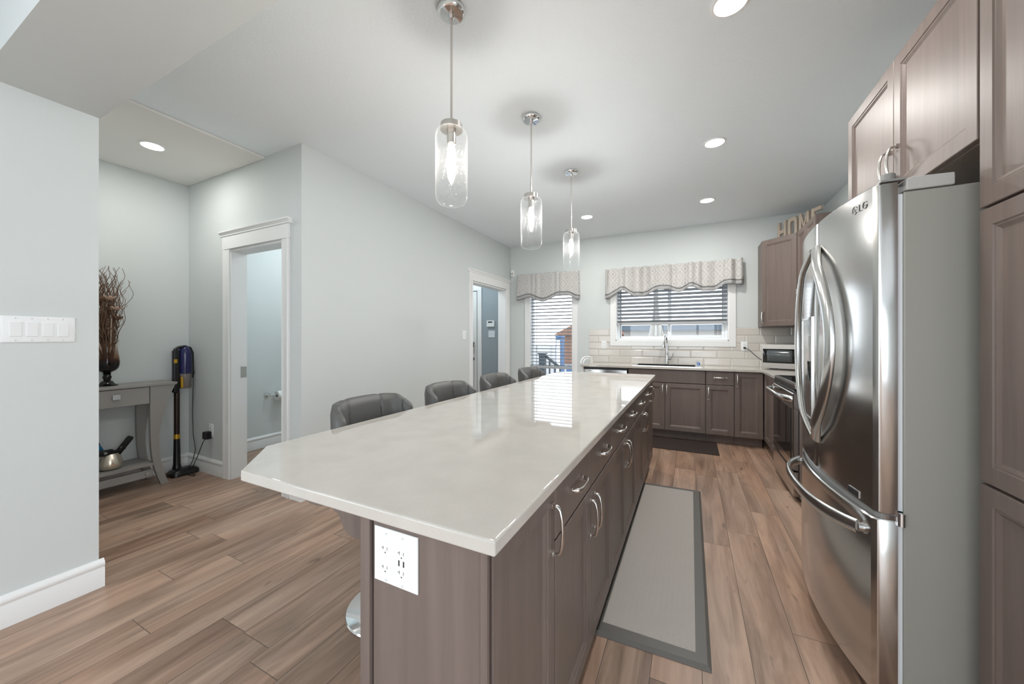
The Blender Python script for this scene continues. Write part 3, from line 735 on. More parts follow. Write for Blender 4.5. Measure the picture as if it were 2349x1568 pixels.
# outlets on the backsplash
def outlet(name, label, c, U, N, plug=False):
    c, U, N = Vector(c), Vector(U), Vector(N)
    t = thing(name, label, 'outlet', c)
    mb = MB(); mb.panel(c - U*0.036 - Z*0.058, U, Z, N, 0.072, 0.116, [(0,0.0006),(0,0.004),(0.004,0.0065),(0.01,0.007)]); obj('plate', mb, M['white_plastic'], t, smooth=30)
    mb = MB(); mb.panel(c - U*0.0165 - Z*0.0335, U, Z, N, 0.033, 0.067, [(0,0.0065),(0,0.009),(0.0015,0.0095)]); s_ = obj('socket', mb, M['white_plastic'], t)
    mb = MB()
    for dz in (-0.02, 0.015):
        for du in (-0.007, 0.005): mb = MB(); mb.obox(c + U*du + Z*dz, U, Z, N, 0, 0.002, 0, 0.009, 0.009, 0.0099); obj('slot', mb, M['dark_slot'], s_)
    return t
outlet('wall_outlet', 'white outlet on the tiles left of the sink window', (-1.158, YB-0.0105, 1.16), (1,0,0), (0,-1,0))
outlet('wall_outlet', 'white outlet on the tiles right of the sink window with a cord plugged in', (0.610, YB-0.0105, 1.157), (1,0,0), (0,-1,0))
mb = MB(); mb.lathe([(0.0,0),(0.014,0),(0.014,-0.025),(0.006,-0.035),(0.004,-0.04)], (0.612, YB-0.0203, 1.135), 12, 'y'); mb.tube([(0.612,YB-0.055,1.135),(0.64,YB-0.07,1.125),(0.68,YB-0.08,1.085),(0.73,YB-0.09,1.03),(0.78,YB-0.09,0.99),(0.80,YB-0.085,0.96),(0.815,YB-0.075,0.94)], 0.004, 8)
o = obj('power_cord', mb, M['dark_slot'], None, smooth=50, loc=(0.612, YB-0.03, 1.135)); tag(o, 'dark power cord running from the tile outlet to the microwave', 'cord')

# microwave in the corner, turned toward the island
Nm = Vector((-0.42, -0.907, 0)).normalized(); Um = Z.cross(Nm); Om = Vector((0.757, 5.16, CT1))
mw = thing('microwave', 'silver countertop microwave with black window in the back corner', 'microwave', Om + Um*0.24 - Nm*0.16)
WW, HH, DD = 0.47, 0.285, 0.27
mb = MB(); mb.obox(Om, Um, Z, Nm, 0, WW, 0.012, HH, -DD, -0.001); obj('case', mb, M['grey_plastic'], mw, bevel=0.006)
mb = MB(); mb.loops([[Om + Um*u + Z*z + Nm*(n + (0.016*(1-(2*u/WW-1)**2) if n > 0.005 else 0)) for u, z in [(WW*i/12, z0) for i in range(13)] + [(WW*i/12, z1) for i in range(12, -1, -1)]] for n, z0, z1 in ((0.0, 0.012, HH), (0.012, 0.012, HH), (0.016, 0.018, HH-0.006))]); ft = obj('front_frame', mb, M['grey_plastic'], mw, smooth=40)
mb = MB()
mb.grid(lambda u, v: Om + Um*(0.012+u*(WW-0.024)) + Z*(0.075+v*0.16) + Nm*(0.0175+0.016*(1-(2*(0.012+u*(WW-0.024))/WW-1)**2)), 12, 1); fw = obj('black_window', mb, M['black_glass'], mw, smooth=40, solid=0.0015)
mb = MB(); mb.grid(lambda u, v: Om + Um*(0.055+u*0.24) + Z*(0.09+v*0.13) + Nm*(0.0192+0.016*(1-(2*(0.055+u*0.24)/WW-1)**2)), 8, 1); obj('door_screen', mb, plain('smoked_screen', rgb(84,90,92), 0.15), fw, smooth=40, solid=0.0008)
mb = MB()
for u in (0.08, WW-0.08):
    for n in (-0.04, -DD+0.04): mb = MB(); mb.lathe([(0.014,0.0005),(0.014,0.0125)], Om + Um*u + Nm*n, 12); obj('foot', mb, M['black_plastic'], mw)

# ================================================================== range
rg = thing('range', 'stainless steel electric range with black glass top beside the fridge', 'range', (1.03, 3.84, 0))
RX, RY0, RY1 = 0.705, 3.46, 4.218
mb = MB(); mb.box(RX+0.045, XR-0.012, RY0, RY1, 0.03, 0.898); obj('body', mb, M['mid_plastic'], rg)
mb = MB(); mb.box(RX+0.03, XR-0.10, RY0, RY1, 0.8985, 0.910); obj('cooktop_glass', mb, M['black_glass'], rg, bevel=0.002)
mb = MB(); mb.prism([(RX+0.03,RY0,0.912),(RX+0.012,RY0,0.908),(RX+0.010,RY0,0.892),(RX+0.03,RY0,0.892)], (0,RY1-RY0,0)); obj('front_trim', mb, M['steel_h'], rg, smooth=30)
mb = MB(); mb.prism([(RX+0.012,RY0,0.890),(RX+0.008,RY0,0.86),(RX+0.02,RY0,0.838),(RX+0.044,RY0,0.838),(RX+0.044,RY0,0.890)], (0,RY1-RY0,0)); obj('vent_strip', mb, M['black_plastic'], rg)
mb = MB(); mb.panel((RX+0.044, RY1-0.004, 0.245), (0,-1,0), Z, (-1,0,0), RY1-RY0-0.008, 0.59, [(0,0),(0,0.038),(0.006,0.044)]); od = obj('oven_door', mb, M['steel'], rg, smooth=30)
mb = MB(); mb.panel((RX-0.0006, RY1-0.06, 0.315), (0,-1,0), Z, (-1,0,0), RY1-RY0-0.12, 0.40, [(0,0),(0,0.003),(0.003,0.004)]); owd = obj('oven_window', mb, M['black_glass'], od)
hp = []
for i in range(17):
    q = i/16; yy = RY1-0.03 - q*(RY1-RY0-0.06); k_ = 1-(2*q-1)**2
    hp.append((RX-0.012-0.075*(1-(2*q-1)**4), yy, 0.79+0.012*k_))
hp = [(RX+0.002, RY1-0.03, 0.785)] + hp + [(RX+0.002, RY0+0.03, 0.785)]
mb = MB(); mb.tube(hp, 0.017, 12, side=(0,0,1), a=1.3, b=0.6); obj('handle', mb, M['steel_h'], od, smooth=50)
mb = MB(); mb.panel((RX+0.044, RY1-0.004, 0.045), (0,-1,0), Z, (-1,0,0), RY1-RY0-0.008, 0.185, [(0,0),(0,0.036),(0.006,0.042)]); obj('drawer', mb, M['steel'], rg, smooth=30)
mb = MB(); mb.box(XR-0.099, XR-0.012, RY0, RY1, 0.8985, 1.08); obj('backguard', mb, M['steel'], rg, bevel=0.01)
mb = MB()
for yy in (RY0+0.03, RY1-0.07):
    for xx in (RX+0.08, XR-0.08): mb = MB(); mb.box(xx, xx+0.04, yy, yy+0.04, 0.0005, 0.0295); obj('foot', mb, M['black_plastic'], rg)

# ================================================================== upper cabinets
Nd = Vector((-1, -1, 0)).normalized(); Ud = Z.cross(Nd)
uc = thing('upper_cabinet', 'brown diagonal corner upper cabinet right of the sink window', 'cabinet', (1.06, 5.16, 1.386))
def plan(pts, z0, z1): m = MB(); m.prism([(x, y, z0) for x, y in pts], (0, 0, z1-z0)); return m
obj('body', plan([(0.755, YB-0.011), (0.755, 5.16), (1.045, 4.865), (XR-0.011, 4.865), (XR-0.011, YB-0.011)], 1.394, 2.40), M['wood'], uc)
wd = math.hypot(0.29, 0.295)
Od = Vector((0.755, 5.16, 0)) + Nd*0.0008; Ud2 = (Vector((1.045, 4.865, 0)) - Vector((0.755, 5.16, 0))).normalized(); Nd2 = Vector((Ud2.y, -Ud2.x, 0)); Nd2 = Nd2 if Nd2.dot(Nd) > 0 else -Nd2
mb = MB(); mb.panel(Od + Ud2*0.012 + Z*1.398, Ud2, Z, Nd2, wd-0.024, 0.995, DOOR_RINGS); d_ = obj('door', mb, M['wood'], uc, smooth=20)
mb = MB(); pull(mb, Od + Ud2*0.035 + Z*1.50 + Nd2*0.020, Z, Nd2, 0.13); obj('handle', mb, M['nickel'], d_, smooth=40)
u2 = cabinet('upper_cabinet', 'brown two-door upper cabinet beside the corner cabinet', (1.025, 4.862, 0), (-1,0,0), 4.862-4.22, XR-1.025-0.011, 1.394, 2.40,
        [('door', 0.003, 0.319, 1.398, 2.396, ('v', 0.292, 1.50, 0.13)), ('door', 0.323, 0.639, 1.398, 2.396, ('v', 0.35, 1.50, 0.13))], toe=0)
cabinet('upper_cabinet', 'brown upper cabinet over the range hood', (1.025, 4.218, 0), (-1,0,0), 0.758, XR-1.025-0.011, 1.80, 2.10,
        [('door', 0.003, 0.377, 1.804, 2.096, None), ('door', 0.381, 0.755, 1.804, 2.096, None)], toe=0)
hd = thing('range_hood', 'slim stainless range hood above the electric range', 'hood', (1.10, 3.84, 1.66))
mb = MB(); mb.prism([(0.88,3.465,1.67),(XR-0.012,3.465,1.67),(XR-0.012,3.465,1.798),(1.03,3.465,1.798),(0.88,3.465,1.72)], (0,0.75,0)); obj('shell', mb, M['steel'], hd, bevel=0.003)
cabinet('fridge_cabinet', 'brown deep cabinet with two doors above the fridge', (0.755, 2.552, 0), (-1,0,0), 2.552-1.558, XR-0.755-0.001, 1.84, 2.415,
        [('door', 0.014, 0.498, 1.844, 2.411, ('v', 0.468, 1.975, 0.13)), ('door', 0.502, 0.991, 1.844, 2.411, ('v', 0.532, 1.975, 0.13))], toe=0)
cabinet('pantry_cabinet', 'tall brown pantry cabinet in front of the fridge side, three doors high', (0.755, 1.555, 0), (-1,0,0), 0.46, XR-0.755-0.001, 0, 2.415,
        [('door', 0.003, 0.457, 1.636, 2.411, None), ('door', 0.003, 0.457, 0.848, 1.628, None), ('door', 0.003, 0.457, 0.112, 0.840, None)])

# letters on the upper cabinets
def letter(ch, t):
    c = Vector((0.98, 5.30, 2.4005)) + Vector((0.22, -0.44, 0))*t
    U = Vector((0.447, -0.894, 0)); N = Vector((-0.894, -0.447, 0)); w, h, s = 0.135, 0.24, 0.036; mb = MB()
    bx = lambda u0, u1, z0, z1: mb.obox(c, U, Z, N, u0, u1, z0, z1, -0.014, 0.014)
    if ch == 'H': bx(-w/2, -w/2+s, 0, h); bx(w/2-s, w/2, 0, h); bx(-w/2+s, w/2-s, h/2-0.022, h/2+0.022)
    elif ch == 'O':
        o_ = [(-w/2+0.025,0),(w/2-0.025,0),(w/2,0.035),(w/2,h-0.035),(w/2-0.025,h),(-w/2+0.025,h),(-w/2,h-0.035),(-w/2,0.035)]
        i_ = [(u*0.46, h/2+(z-h/2)*0.62) for u, z in o_]
        P = lambda q, n: [c + U*u + Z*z + N*n for u, z in q]
        mb.loops([P(o_,-0.014), P(o_,0.014), P(i_,0.014), P(i_,-0.014)], closed=True)
    elif ch == 'M':
        bx(-w/2, -w/2+s*0.9, 0, h); bx(w/2-s*0.9, w/2, 0, h)
        for q in (-1, 1): mb.prism([c + U*u*q + Z*z - N*0.014 for u, z in ((w/2-s*0.9, h), (0, 0.11), (0, 0.05), (w/2-s*0.9, h-0.07))], N*0.028)
    elif ch == 'E':
        bx(-w/2, -w/2+s, 0, h)
        for z0 in (0, h/2-0.02, h-0.04): bx(-w/2+s, w/2-0.01, z0, z0+0.04)
    o = obj('block_letter', mb, M['pale_wood'], None, bevel=0.003, loc=tuple(c))
    return tag(o, {'H': 'whitewashed wooden letter H on top of the corner upper cabinet', 'O': 'whitewashed wooden letter O between the H and the M above the cabinets', 'M': 'whitewashed wooden letter M on top of the upper cabinets', 'E': 'whitewashed wooden letter E nearest the fridge on top of the upper cabinets'}[ch], 'letter', 'letters spelling a word above the cabinets')
for ch, tt in zip('HOME', (0.0, 0.33, 0.66, 1.0)): letter(ch, tt)

# ================================================================== fridge
fr = thing('fridge', 'stainless steel French-door fridge with bottom freezer drawer at right', 'fridge', (0.95, 2.06, 0))
FY0, FY1, FM = 1.62, 2.50, 2.062
def fx(y, c=0.507, k=0.045): return c + k*((y-2.06)/0.44)**2
def door_plan(y0, y1, c, k, back=0.606, rr=0.014, n=14):
    pts = []
    for i in range(n+1):
        y = y0 + rr + (y1-y0-2*rr)*i/n; pts.append((fx(y, c, k), y))
    a = fx(y0, c, k); e_ = fx(y1, c, k)
    start = [(back, y0), (a+0.016, y0), (a+0.008, y0+0.002), (a+0.003, y0+0.007)]
    end = [(e_+0.003, y1-0.007), (e_+0.008, y1-0.002), (e_+0.016, y1), (back, y1)]
    return start + pts + end
def door_mesh(y0, y1, z0, z1, c=0.507, k=0.045):
    p = door_plan(y0, y1, c, k); mb = MB()
    def inset(d):
        cx_ = 0.58; return [(x + (0.0 if x > 0.6 else d), y + d*(1 if y < (y0+y1)/2 else -1)*0.5) for x, y in p]
    mb.loops([[(x, y, z0) for x, y in inset(0.004)], [(x, y, z0+0.005) for x, y in p], [(x, y, z1-0.005) for x, y in p], [(x, y, z1) for x, y in inset(0.004)]])
    return mb
mb = MB(); mb.box(0.620, XR-0.03, FY0, FY1, 0.05, 1.735); obj('body', mb, M['fridge_side'], fr, bevel=0.004)
mb = MB(); mb.box(0.6065, 0.6195, FY0+0.006, FY1-0.006, 0.695, 1.73); mb.box(0.6065, 0.6195, FY0+0.006, FY1-0.006, 0.09, 0.652); obj('gasket', mb, M['white_gasket'], fr)
nd = obj('fridge_door', door_mesh(FY0, FM-0.003, 0.680, 1.772), M['steel'], fr, smooth=28)
fd = obj('fridge_door', door_mesh(FM+0.003, FY1, 0.680, 1.772), M['steel'], fr, smooth=28)
fz = obj('freezer_drawer', door_mesh(FY0, FY1, 0.075, 0.661, 0.492, 0.056), M['steel'], fr, smooth=28)
mb = MB(); mb.loops([[(x+0.008, y, z) for x, y in door_plan(FY0+0.004, FY1-0.004, 0.507, 0.045)] for z in (0.6615, 0.6795)]); obj('door_gap_strip', mb, M['mid_plastic'], fr)
def eye_handle(sgn, par):
    pts = []
    for i in range(33):
        q = i/32; z = 0.815 + (1.655-0.815)*q; bow = 1-(2*q-1)**2
        y = FM + sgn*(0.026 + 0.205*bow)
        so = 0.010 + 0.022*min(1, bow*2.6)
        pts.append((fx(y) - so, y, z))
    mb = MB()
    mb.tube(pts, [0.019 + 0.005*(1-(2*i/32-1)**2) for i in range(33)], 16, side=(0.25, sgn*0.97, 0), a=1.2, b=0.62)
    for q in (pts[0], pts[-1]): mb.tube([(q[0]-0.002, q[1], q[2]), (fx(q[1])+0.004, q[1], q[2])], 0.013, 12)
    obj('handle', mb, M['steel_h'], par, smooth=60)
eye_handle(-1, nd); eye_handle(1, fd)
pts = []
for i in range(29):
    q = i/28; y = 1.675 + (2.445-1.675)*q; k_ = 1-(2*q-1)**4
    pts.append((fx(y, 0.492, 0.056) - 0.012 - 0.055*k_, y, 0.603))
mb = MB(); mb.tube(pts, 0.021, 16, side=(0,0,1), a=1.15, b=0.5)
for q in (pts[0], pts[-1]): mb.tube([(q[0], q[1], 0.603), (fx(q[1], 0.492, 0.056)+0.004, q[1], 0.603)], 0.015, 12)
obj('handle', mb, M['steel_h'], fz, smooth=50)
# water dispenser in the far door
ds = MB()
P = lambda y, z, o: Vector((fx(y)-o, y, z))
y0, y1, z0, z1 = 2.13, 2.40, 0.87, 1.36
ds.loops([[P(y0,z0,0.0002),P(y1,z0,0.0002),P(y1,z1,0.0002),P(y0,z1,0.0002)],[P(y0,z0,0.006),P(y1,z0,0.006),P(y1,z1,0.006),P(y0,z1,0.006)],[P(y0+0.012,z0+0.012,0.006),P(y1-0.012,z0+0.012,0.006),P(y1-0.012,z1-0.012,0.006),P(y0+0.012,z1-0.012,0.006)],[P(y0+0.014,z0+0.014,0.002),P(y1-0.014,z0+0.014,0.002),P(y1-0.014,z1-0.014,0.002),P(y0+0.014,z1-0.014,0.002)]])
dp = obj('water_dispenser', ds, M['steel_h'], fd, smooth=25)
mb = MB(); mb.prism([P(2.15,1.06,0.003), P(2.21,1.06,0.003), P(2.21,1.15,0.003), P(2.15,1.15,0.003)], (-0.004,0,0)); obj('control_display', mb, M['black_glass'], dp)
mb = MB(); mb.prism([P(2.15,1.22,0.003), P(2.19,1.22,0.003), P(2.19,1.27,0.003), P(2.15,1.27,0.003)], (-0.003,0,0)); obj('button', mb, M['mid_plastic'], dp)
# hinge cover and badge
mb = MB(); mb.prism([(0.624,FY0-0.006,1.737),(0.735,FY0-0.006,1.737),(0.735,FY0-0.006,1.775),(0.640,FY0-0.006,1.779),(0.624,FY0-0.006,1.773)], (0,0.10,0)); hc = obj('hinge_cover', mb, M['grey_plastic'], fr, bevel=0.004)
mb = MB(); mb.box(0.563, 0.6235, FY0-0.004, FY0+0.07, 1.7735, 1.780); mb.lathe([(0.019,1.7805),(0.019,1.800),(0.016,1.803)], (0.588, FY0+0.018, 0), 20); obj('hinge_pin_plate', mb, M['mid_plastic'], fr, smooth=35)
mb = MB(); mb.box(0.572, 0.619, FY0-0.001, FY0+0.003, 0.663, 0.678); mb.lathe([(0.010,0.650),(0.010,0.692)], (0.6130, FY0-0.004, 0), 14); obj('middle_hinge', mb, M['chrome'], fr, smooth=35)
mb = MB(); mb.box(0.64, XR-0.05, FY0+0.02, FY1-0.02, 0.001, 0.0495); obj('base_grille', mb, M['black_plastic'], fr)
# small dark badge near the bottom of the near door
mb = MB(); yy0, yy1 = 1.700, 1.765
mb.prism([P(yy0,0.692,0.0004),P(yy1,0.692,0.0004),P(yy1,0.716,0.0004),P(yy0,0.716,0.0004)], (-0.0025,0,0)); bdg = obj('badge', mb, M['steel_h'], nd)
mb = MB(); mb.prism([P(yy0+0.003,0.695,0.003),P(yy1-0.003,0.695,0.003),P(yy1-0.003,0.713,0.003),P(yy0+0.003,0.713,0.003)], (-0.0006,0,0)); obj('dark_face', mb, M['dark_slot'], bdg)
# round face mark and letters at the top of the near door
def on_door(u, z, o=0.0012): # u runs toward the viewer (-Y)
    y = 1.742 - u; return Vector((fx(y)-o, y, z))
def stroke(mb, pts, r=0.0011, closed=False): mb.tube([on_door(*p) for p in pts], r, 6, closed=closed)
mb = MB(); zc = 1.720; rr = 0.014
stroke(mb, [(0.014+rr*math.cos(a), zc+rr*math.sin(a)) for a in [R(20+i*18) for i in range(18)]])
stroke(mb, [(0.014, zc+0.006), (0.014, zc-0.006), (0.019, zc-0.006)], 0.0010); stroke(mb, [(0.014, zc), (0.014+rr, zc)], 0.0010)
mb.lathe([(0.002,-0.001),(0.002,0.001)], on_door(0.0085, zc+0.005), 8, 'x')
# L
stroke(mb, [(0.040, zc+0.012), (0.040, zc-0.012), (0.054, zc-0.012)], 0.0015)
# G
stroke(mb, [(0.0705+0.0115*math.cos(a), zc+0.012*math.sin(a)) for a in [R(40+i*22) for i in range(14)]] + [(0.082, zc-0.001), (0.072, zc-0.001)], 0.0015)
obj('logo', mb, M['mid_plastic'], nd, smooth=60)

# ================================================================== island
IX = -0.335; ID = 0.29
def island_cab(label, y0, y1, fronts, extra=None):
    return cabinet('island_cabinet', label, (IX, y0, 0), (1,0,0), y1-y0, ID, 0, CT0-0.001, rel(y0, fronts), 'island base cabinets')
c1 = island_cab('near end island cabinet with one full-height door and white outlet panel', 0.590, 0.950, [('door', 0.600, 0.947, 0.112, 0.862, ('v', 0.915, 0.752, 0.13))])
def two(y0, ym, y1, label):
    return island_cab(label, y0, y1, [
        ('drawer', y0+0.003, ym-0.002, 0.705, 0.862, ('h', (y0+ym)/2, 0.79, 0.12)), ('drawer', ym+0.002, y1-0.003, 0.705, 0.862, ('h', (ym+y1)/2, 0.79, 0.12)),
        ('door', y0+0.003, ym-0.002, 0.112, 0.698, ('v', ym-0.032, 0.605, 0.13)), ('door', ym+0.002, y1-0.003, 0.112, 0.698, ('v', ym+0.032, 0.605, 0.13))])
two(0.952, 1.350, 1.745, 'two-drawer two-door island cabinet next to the near end door')
two(1.747, 2.150, 2.575, 'two-drawer two-door island cabinet in the middle of the island')
two(2.577, 3.020, 3.500, 'two-drawer two-door island cabinet nearest the far end of the island')
island_cab('far end island cabinet with a narrow full-height door', 3.502, 3.800, [('door', 3.505, 3.790, 0.112, 0.862, ('v', 3.54, 0.752, 0.13))])
mb = MB(); mb.box(-0.6235, IX-0.001, 0.583, 0.5895, 0.001, CT0-0.001); obj('end_panel', mb, M['wood'], c1)
mb = MB(); mb.box(-0.350, IX, 0.580, 0.5825, 0.001, CT0-0.001); obj('corner_strip', mb, M['wood'], c1)
bp_ = thing('island_back_panel', 'long brown back panel with scrolled brackets on the seating side of the island', 'panel', (-0.66, 2.19, 0))
mb = MB(); mb.box(-0.6575, -0.6295, 0.576, 3.80, 0.001, CT0-0.001); obj('panel', mb, M['wood'], bp_, bevel=0.002)
cor = [(0,0),(0.345,0),(0.330,-0.016),(0.313,-0.030),(0.296,-0.045),(0.263,-0.054),(0.237,-0.054),(0.199,-0.049),(0.175,-0.050),(0.151,-0.060),(0.141,-0.075),(0.134,-0.090),(0.117,-0.102),(0.094,-0.107),(0.067,-0.108),(0.0,-0.112)]
for y in (0.640, 2.18, 3.70):
    mb = MB(); mb.prism([(-0.658-n, y, CT0-0.001+z) for n, z in cor], (0, 0.04, 0)); obj('corbel', mb, M['wood'], bp_, bevel=0.002, smooth=40)
# worktop with clipped corners on the seating side
mb = MB(); ch = 0.165
mb.prism([(-0.311,0.565,CT0),(-0.311,3.83,CT0),(-1.275+ch,3.83,CT0),(-1.275,3.83-ch,CT0),(-1.275,0.565+ch,CT0),(-1.275+ch+0.008,0.565,CT0)], (0,0,CT1-CT0))
o = obj('island_worktop', mb, M['quartz'], None, bevel=0.005, segs=3, loc=(-0.8, 2.2, CT0)); tag(o, 'long white quartz island top with clipped corners', 'worktop')
# two-gang outlet on the end panel
op = thing('double_outlet', 'white two-gang outlet with charging ports on the island end panel', 'outlet', (-0.557, 0.5825, 0.796))
mb = MB(); mb.panel((-0.617, 0.5825, 0.738), (1,0,0), Z, (0,-1,0), 0.119, 0.116, [(0,0.0003),(0,0.003),(0.003,0.0055),(0.009,0.0065)]); obj('plate', mb, M['white_plastic'], op, smooth=30)
for x0, usb in ((-0.597, False), (-0.552, True)):
    mb = MB(); mb.panel((x0, 0.5825, 0.762), (1,0,0), Z, (0,-1,0), 0.034, 0.068, [(0,0.0062),(0,0.0085),(0.001,0.009)]); s_ = obj('socket', mb, M['white_plastic'], op)
    y = 0.5825-0.0092
    def slot(nm, *bx_):
        m_ = MB()
        for q in bx_: m_.box(x0+q[0], x0+q[1], y, y+0.0003, q[2], q[3])
        obj(nm, m_, M['dark_slot'], s_)
    for z0 in (0.771, 0.811):
        slot('slot', (0.0105,0.0117,z0+0.001,z0+0.0085), (0.0065,0.0105,z0+0.0043,z0+0.0055)); slot('slot', (0.0215,0.0227,z0+0.001,z0+0.008)); slot('ground_hole', (0.0152,0.0182,z0-0.0055,z0-0.0028))
    if usb:
        slot('charging_port', (0.008,0.0118,0.7885,0.8005)); slot('charging_port', (0.0205,0.0243,0.7885,0.8005))
for x in (-0.580, -0.535):
    for z in (0.747, 0.845): mb = MB(); mb.lathe([(0.0,0.0),(0.0028,0.0),(0.0028,0.0009)], (x, 0.5753, z), 10, 'y'); obj('screw', mb, M['screw'], op)

# ================================================================== bar stools
def make_stool(loc, label):
    t = thing('bar_stool', label, 'stool', loc, 'grey bar stools along the island'); L = Vector(loc)
    mb = MB(); mb.lathe([(0.0,0.001),(0.198,0.001),(0.200,0.006),(0.196,0.012),(0.15,0.022),(0.09,0.034),(0.045,0.048),(0.032,0.06),(0.030,0.075)], L, 48, cap0=True); obj('base', mb, M['chrome'], t, smooth=40)
    mb = MB(); mb.lathe([(0.028,0.0755),(0.028,0.34),(0.024,0.345),(0.024,0.40),(0.017,0.405),(0.017,0.575)], L, 24); obj('column', mb, M['chrome'], t, smooth=30)
    mb = MB(); mb.tube([L + Vector((0.05+0.15*math.cos(a), 0.15*math.sin(a), 0.26)) for a in [2*math.pi*i/32 for i in range(32)]], 0.010, 8, closed=True); mb.tube([L + Vector((-0.1,0,0.26)), L + Vector((-0.029,0,0.26))], 0.009, 8); obj('footrest', mb, M['chrome'], t, smooth=60)
    mb = MB(); mb.box(L.x-0.13, L.x+0.13, L.y-0.13, L.y+0.13, 0.576, 0.592); obj('seat_plate', mb, M['black_plastic'], t, bevel=0.004)
    mb = MB(); lp = []
    for z, s in ((0.593,0.165),(0.600,0.195),(0.625,0.208),(0.655,0.205),(0.672,0.19),(0.678,0.15)):
        ring = []
        for i in range(40):
            a = 2*math.pi*i/40; e = 5.0; c_, s_ = math.cos(a), math.sin(a)
            r = s/((abs(c_)**e + abs(s_)**e)**(1/e)); ring.append(L + Vector((r*c_+0.01, r*s_, z)))
        lp.append(ring)
    mb.loops(lp); obj('seat', mb, M['leather'], t, smooth=60)
    # low curved backrest made of padded channels
    NU, sec = 72, 18; loops = []; zb, zt = 0.62, 0.958; A = R(86)
    cuts = [0.0, 0.085, 0.36, 0.64, 0.915, 1.0]
    def plan_pt(q):
        a = -A + 2*A*q; c_, s_ = math.cos(a), math.sin(a)
        return Vector((-0.175*abs(c_)**0.55, math.copysign(abs(s_)**0.80, s_)*0.210, 0))
    def pn(q):
        e = 0.004; d = plan_pt(min(1, q+e)) - plan_pt(max(0, q-e)); n_ = Vector((-d.y, d.x, 0)).normalized()
        return n_ if n_.dot(plan_pt(q)) > 0 else -n_
    th = 0.027
    for i in range(NU+1):
        q = i/NU; k0 = max(k for k in range(5) if cuts[k] <= q + 1e-9); ph = (q-cuts[k0])/(cuts[k0+1]-cuts[k0])
        pad = math.sqrt(max(0.0, 1-abs(2*ph-1)**7))
        edge = min(q, 1-q); ef = math.sqrt(max(0, 1-(1-min(1, edge/0.04))**2))
        top = zt - 0.05*max(0, (0.16-edge)/0.16)**1.5 + 0.016*math.sin(math.pi*q)
        zc_, hh = (zb+top)/2, (top-zb)/2; d, P0 = pn(q), plan_pt(q); ring = []
        for j in range(sec):
            b_ = 2*math.pi*j/sec; cx_, sz = math.cos(b_), math.sin(b_)
            r_ = 1/((abs(cx_)**4 + abs(sz)**4)**0.25); off = -cx_*r_*th*(0.3+0.7*ef)
            if off < 0: off *= (0.66+0.34*pad)
            z = zc_ + sz*r_*hh
            if sz > 0.6: z -= 0.006*(1-pad)
            ring.append(L + P0 + d*off + Vector((-0.035*(z-zb)/(zt-zb) + 0.01, 0, z)))
        loops.append(ring)
    mb = MB(); mb.loops(loops); bk = obj('backrest', mb, M['leather'], t, smooth=50)
    for q in cuts[1:-1]:
        P0, d = plan_pt(q), pn(q); mb = MB()
        mb.tube([L + P0 - d*th*0.69 + Vector((-0.035*(z-zb)/(zt-zb)+0.01, 0, z)) for z in (0.68,0.76,0.84,0.91)], 0.0026, 6); obj('seam', mb, M['seam'], bk, smooth=60)
    return t
s0 = make_stool((-1.265, 1.29, 0), 'grey padded bar stool nearest the camera at the island')
copy_tree(s0, (-1.265, 1.925, 0), 'second grey padded bar stool from the near end of the island')
copy_tree(s0, (-1.265, 2.565, 0), 'third grey padded bar stool, in front of the mudroom doorway')
copy_tree(s0, (-1.265, 3.255, 0), 'farthest grey padded bar stool, in front of the tall window')

# ================================================================== pendants and downlights
def pendant(x, y, label, warm):
    t = thing('pendant_light', label, 'pendant light', (x, y, 1.873), 'glass pendants over the island'); C = Vector((x, y, 0))
    mb = MB(); mb.lathe([(0.0,H-0.0005),(0.062,H-0.0005),(0.064,H-0.008),(0.061,H-0.018),(0.052,H-0.026),(0.012,H-0.028),(0.012,H-0.045),(0,H-0.045)], C, 40); obj('canopy', mb, M['chrome'], t, smooth=35)
    mb = MB(); mb.lathe([(0.0055,2.252),(0.0055,H-0.0455)], C, 12); obj('rod', mb, M['nickel'], t, smooth=40)
    mb = MB(); mb.lathe([(0.0,2.252),(0.014,2.251),(0.03,2.246),(0.050,2.238),(0.051,2.212),(0.0,2.212)], C, 32); obj('cap', mb, M['nickel'], t, smooth=35)
    prof = [(0.050,2.2105),(0.062,2.208),(0.070,2.196),(0.073,2.178),(0.073,1.915),(0.070,1.893),(0.060,1.878),(0.048,1.873)]
    mb = MB(); mb.lathe(prof, C, 48, cap0=False, cap1=False); obj('glass_shade', mb, M['seeded'], t, smooth=50)
    mb = MB(); mb.lathe([(0.0,2.2115),(0.021,2.2115),(0.021,2.15),(0.016,2.145),(0.0,2.145)], C, 20); obj('socket', mb, M['nickel'], t, smooth=35)
    mb = MB(); mb.lathe([(0.0,2.1445),(0.013,2.1445),(0.017,2.125),(0.021,2.095),(0.018,2.062),(0.009,2.042),(0.002,2.030),(0.0,2.030)], C, 20); obj('bulb', mb, M['bulb_warm' if warm else 'bulb_cool'], t, smooth=60)
pendant(-0.985, 1.377, 'glass cylinder pendant nearest the camera with a warm glowing bulb', True)
pendant(-0.978, 2.291, 'middle glass cylinder pendant over the island', False)
pendant(-0.970, 3.192, 'farthest glass cylinder pendant over the island, in front of the tall window', False)
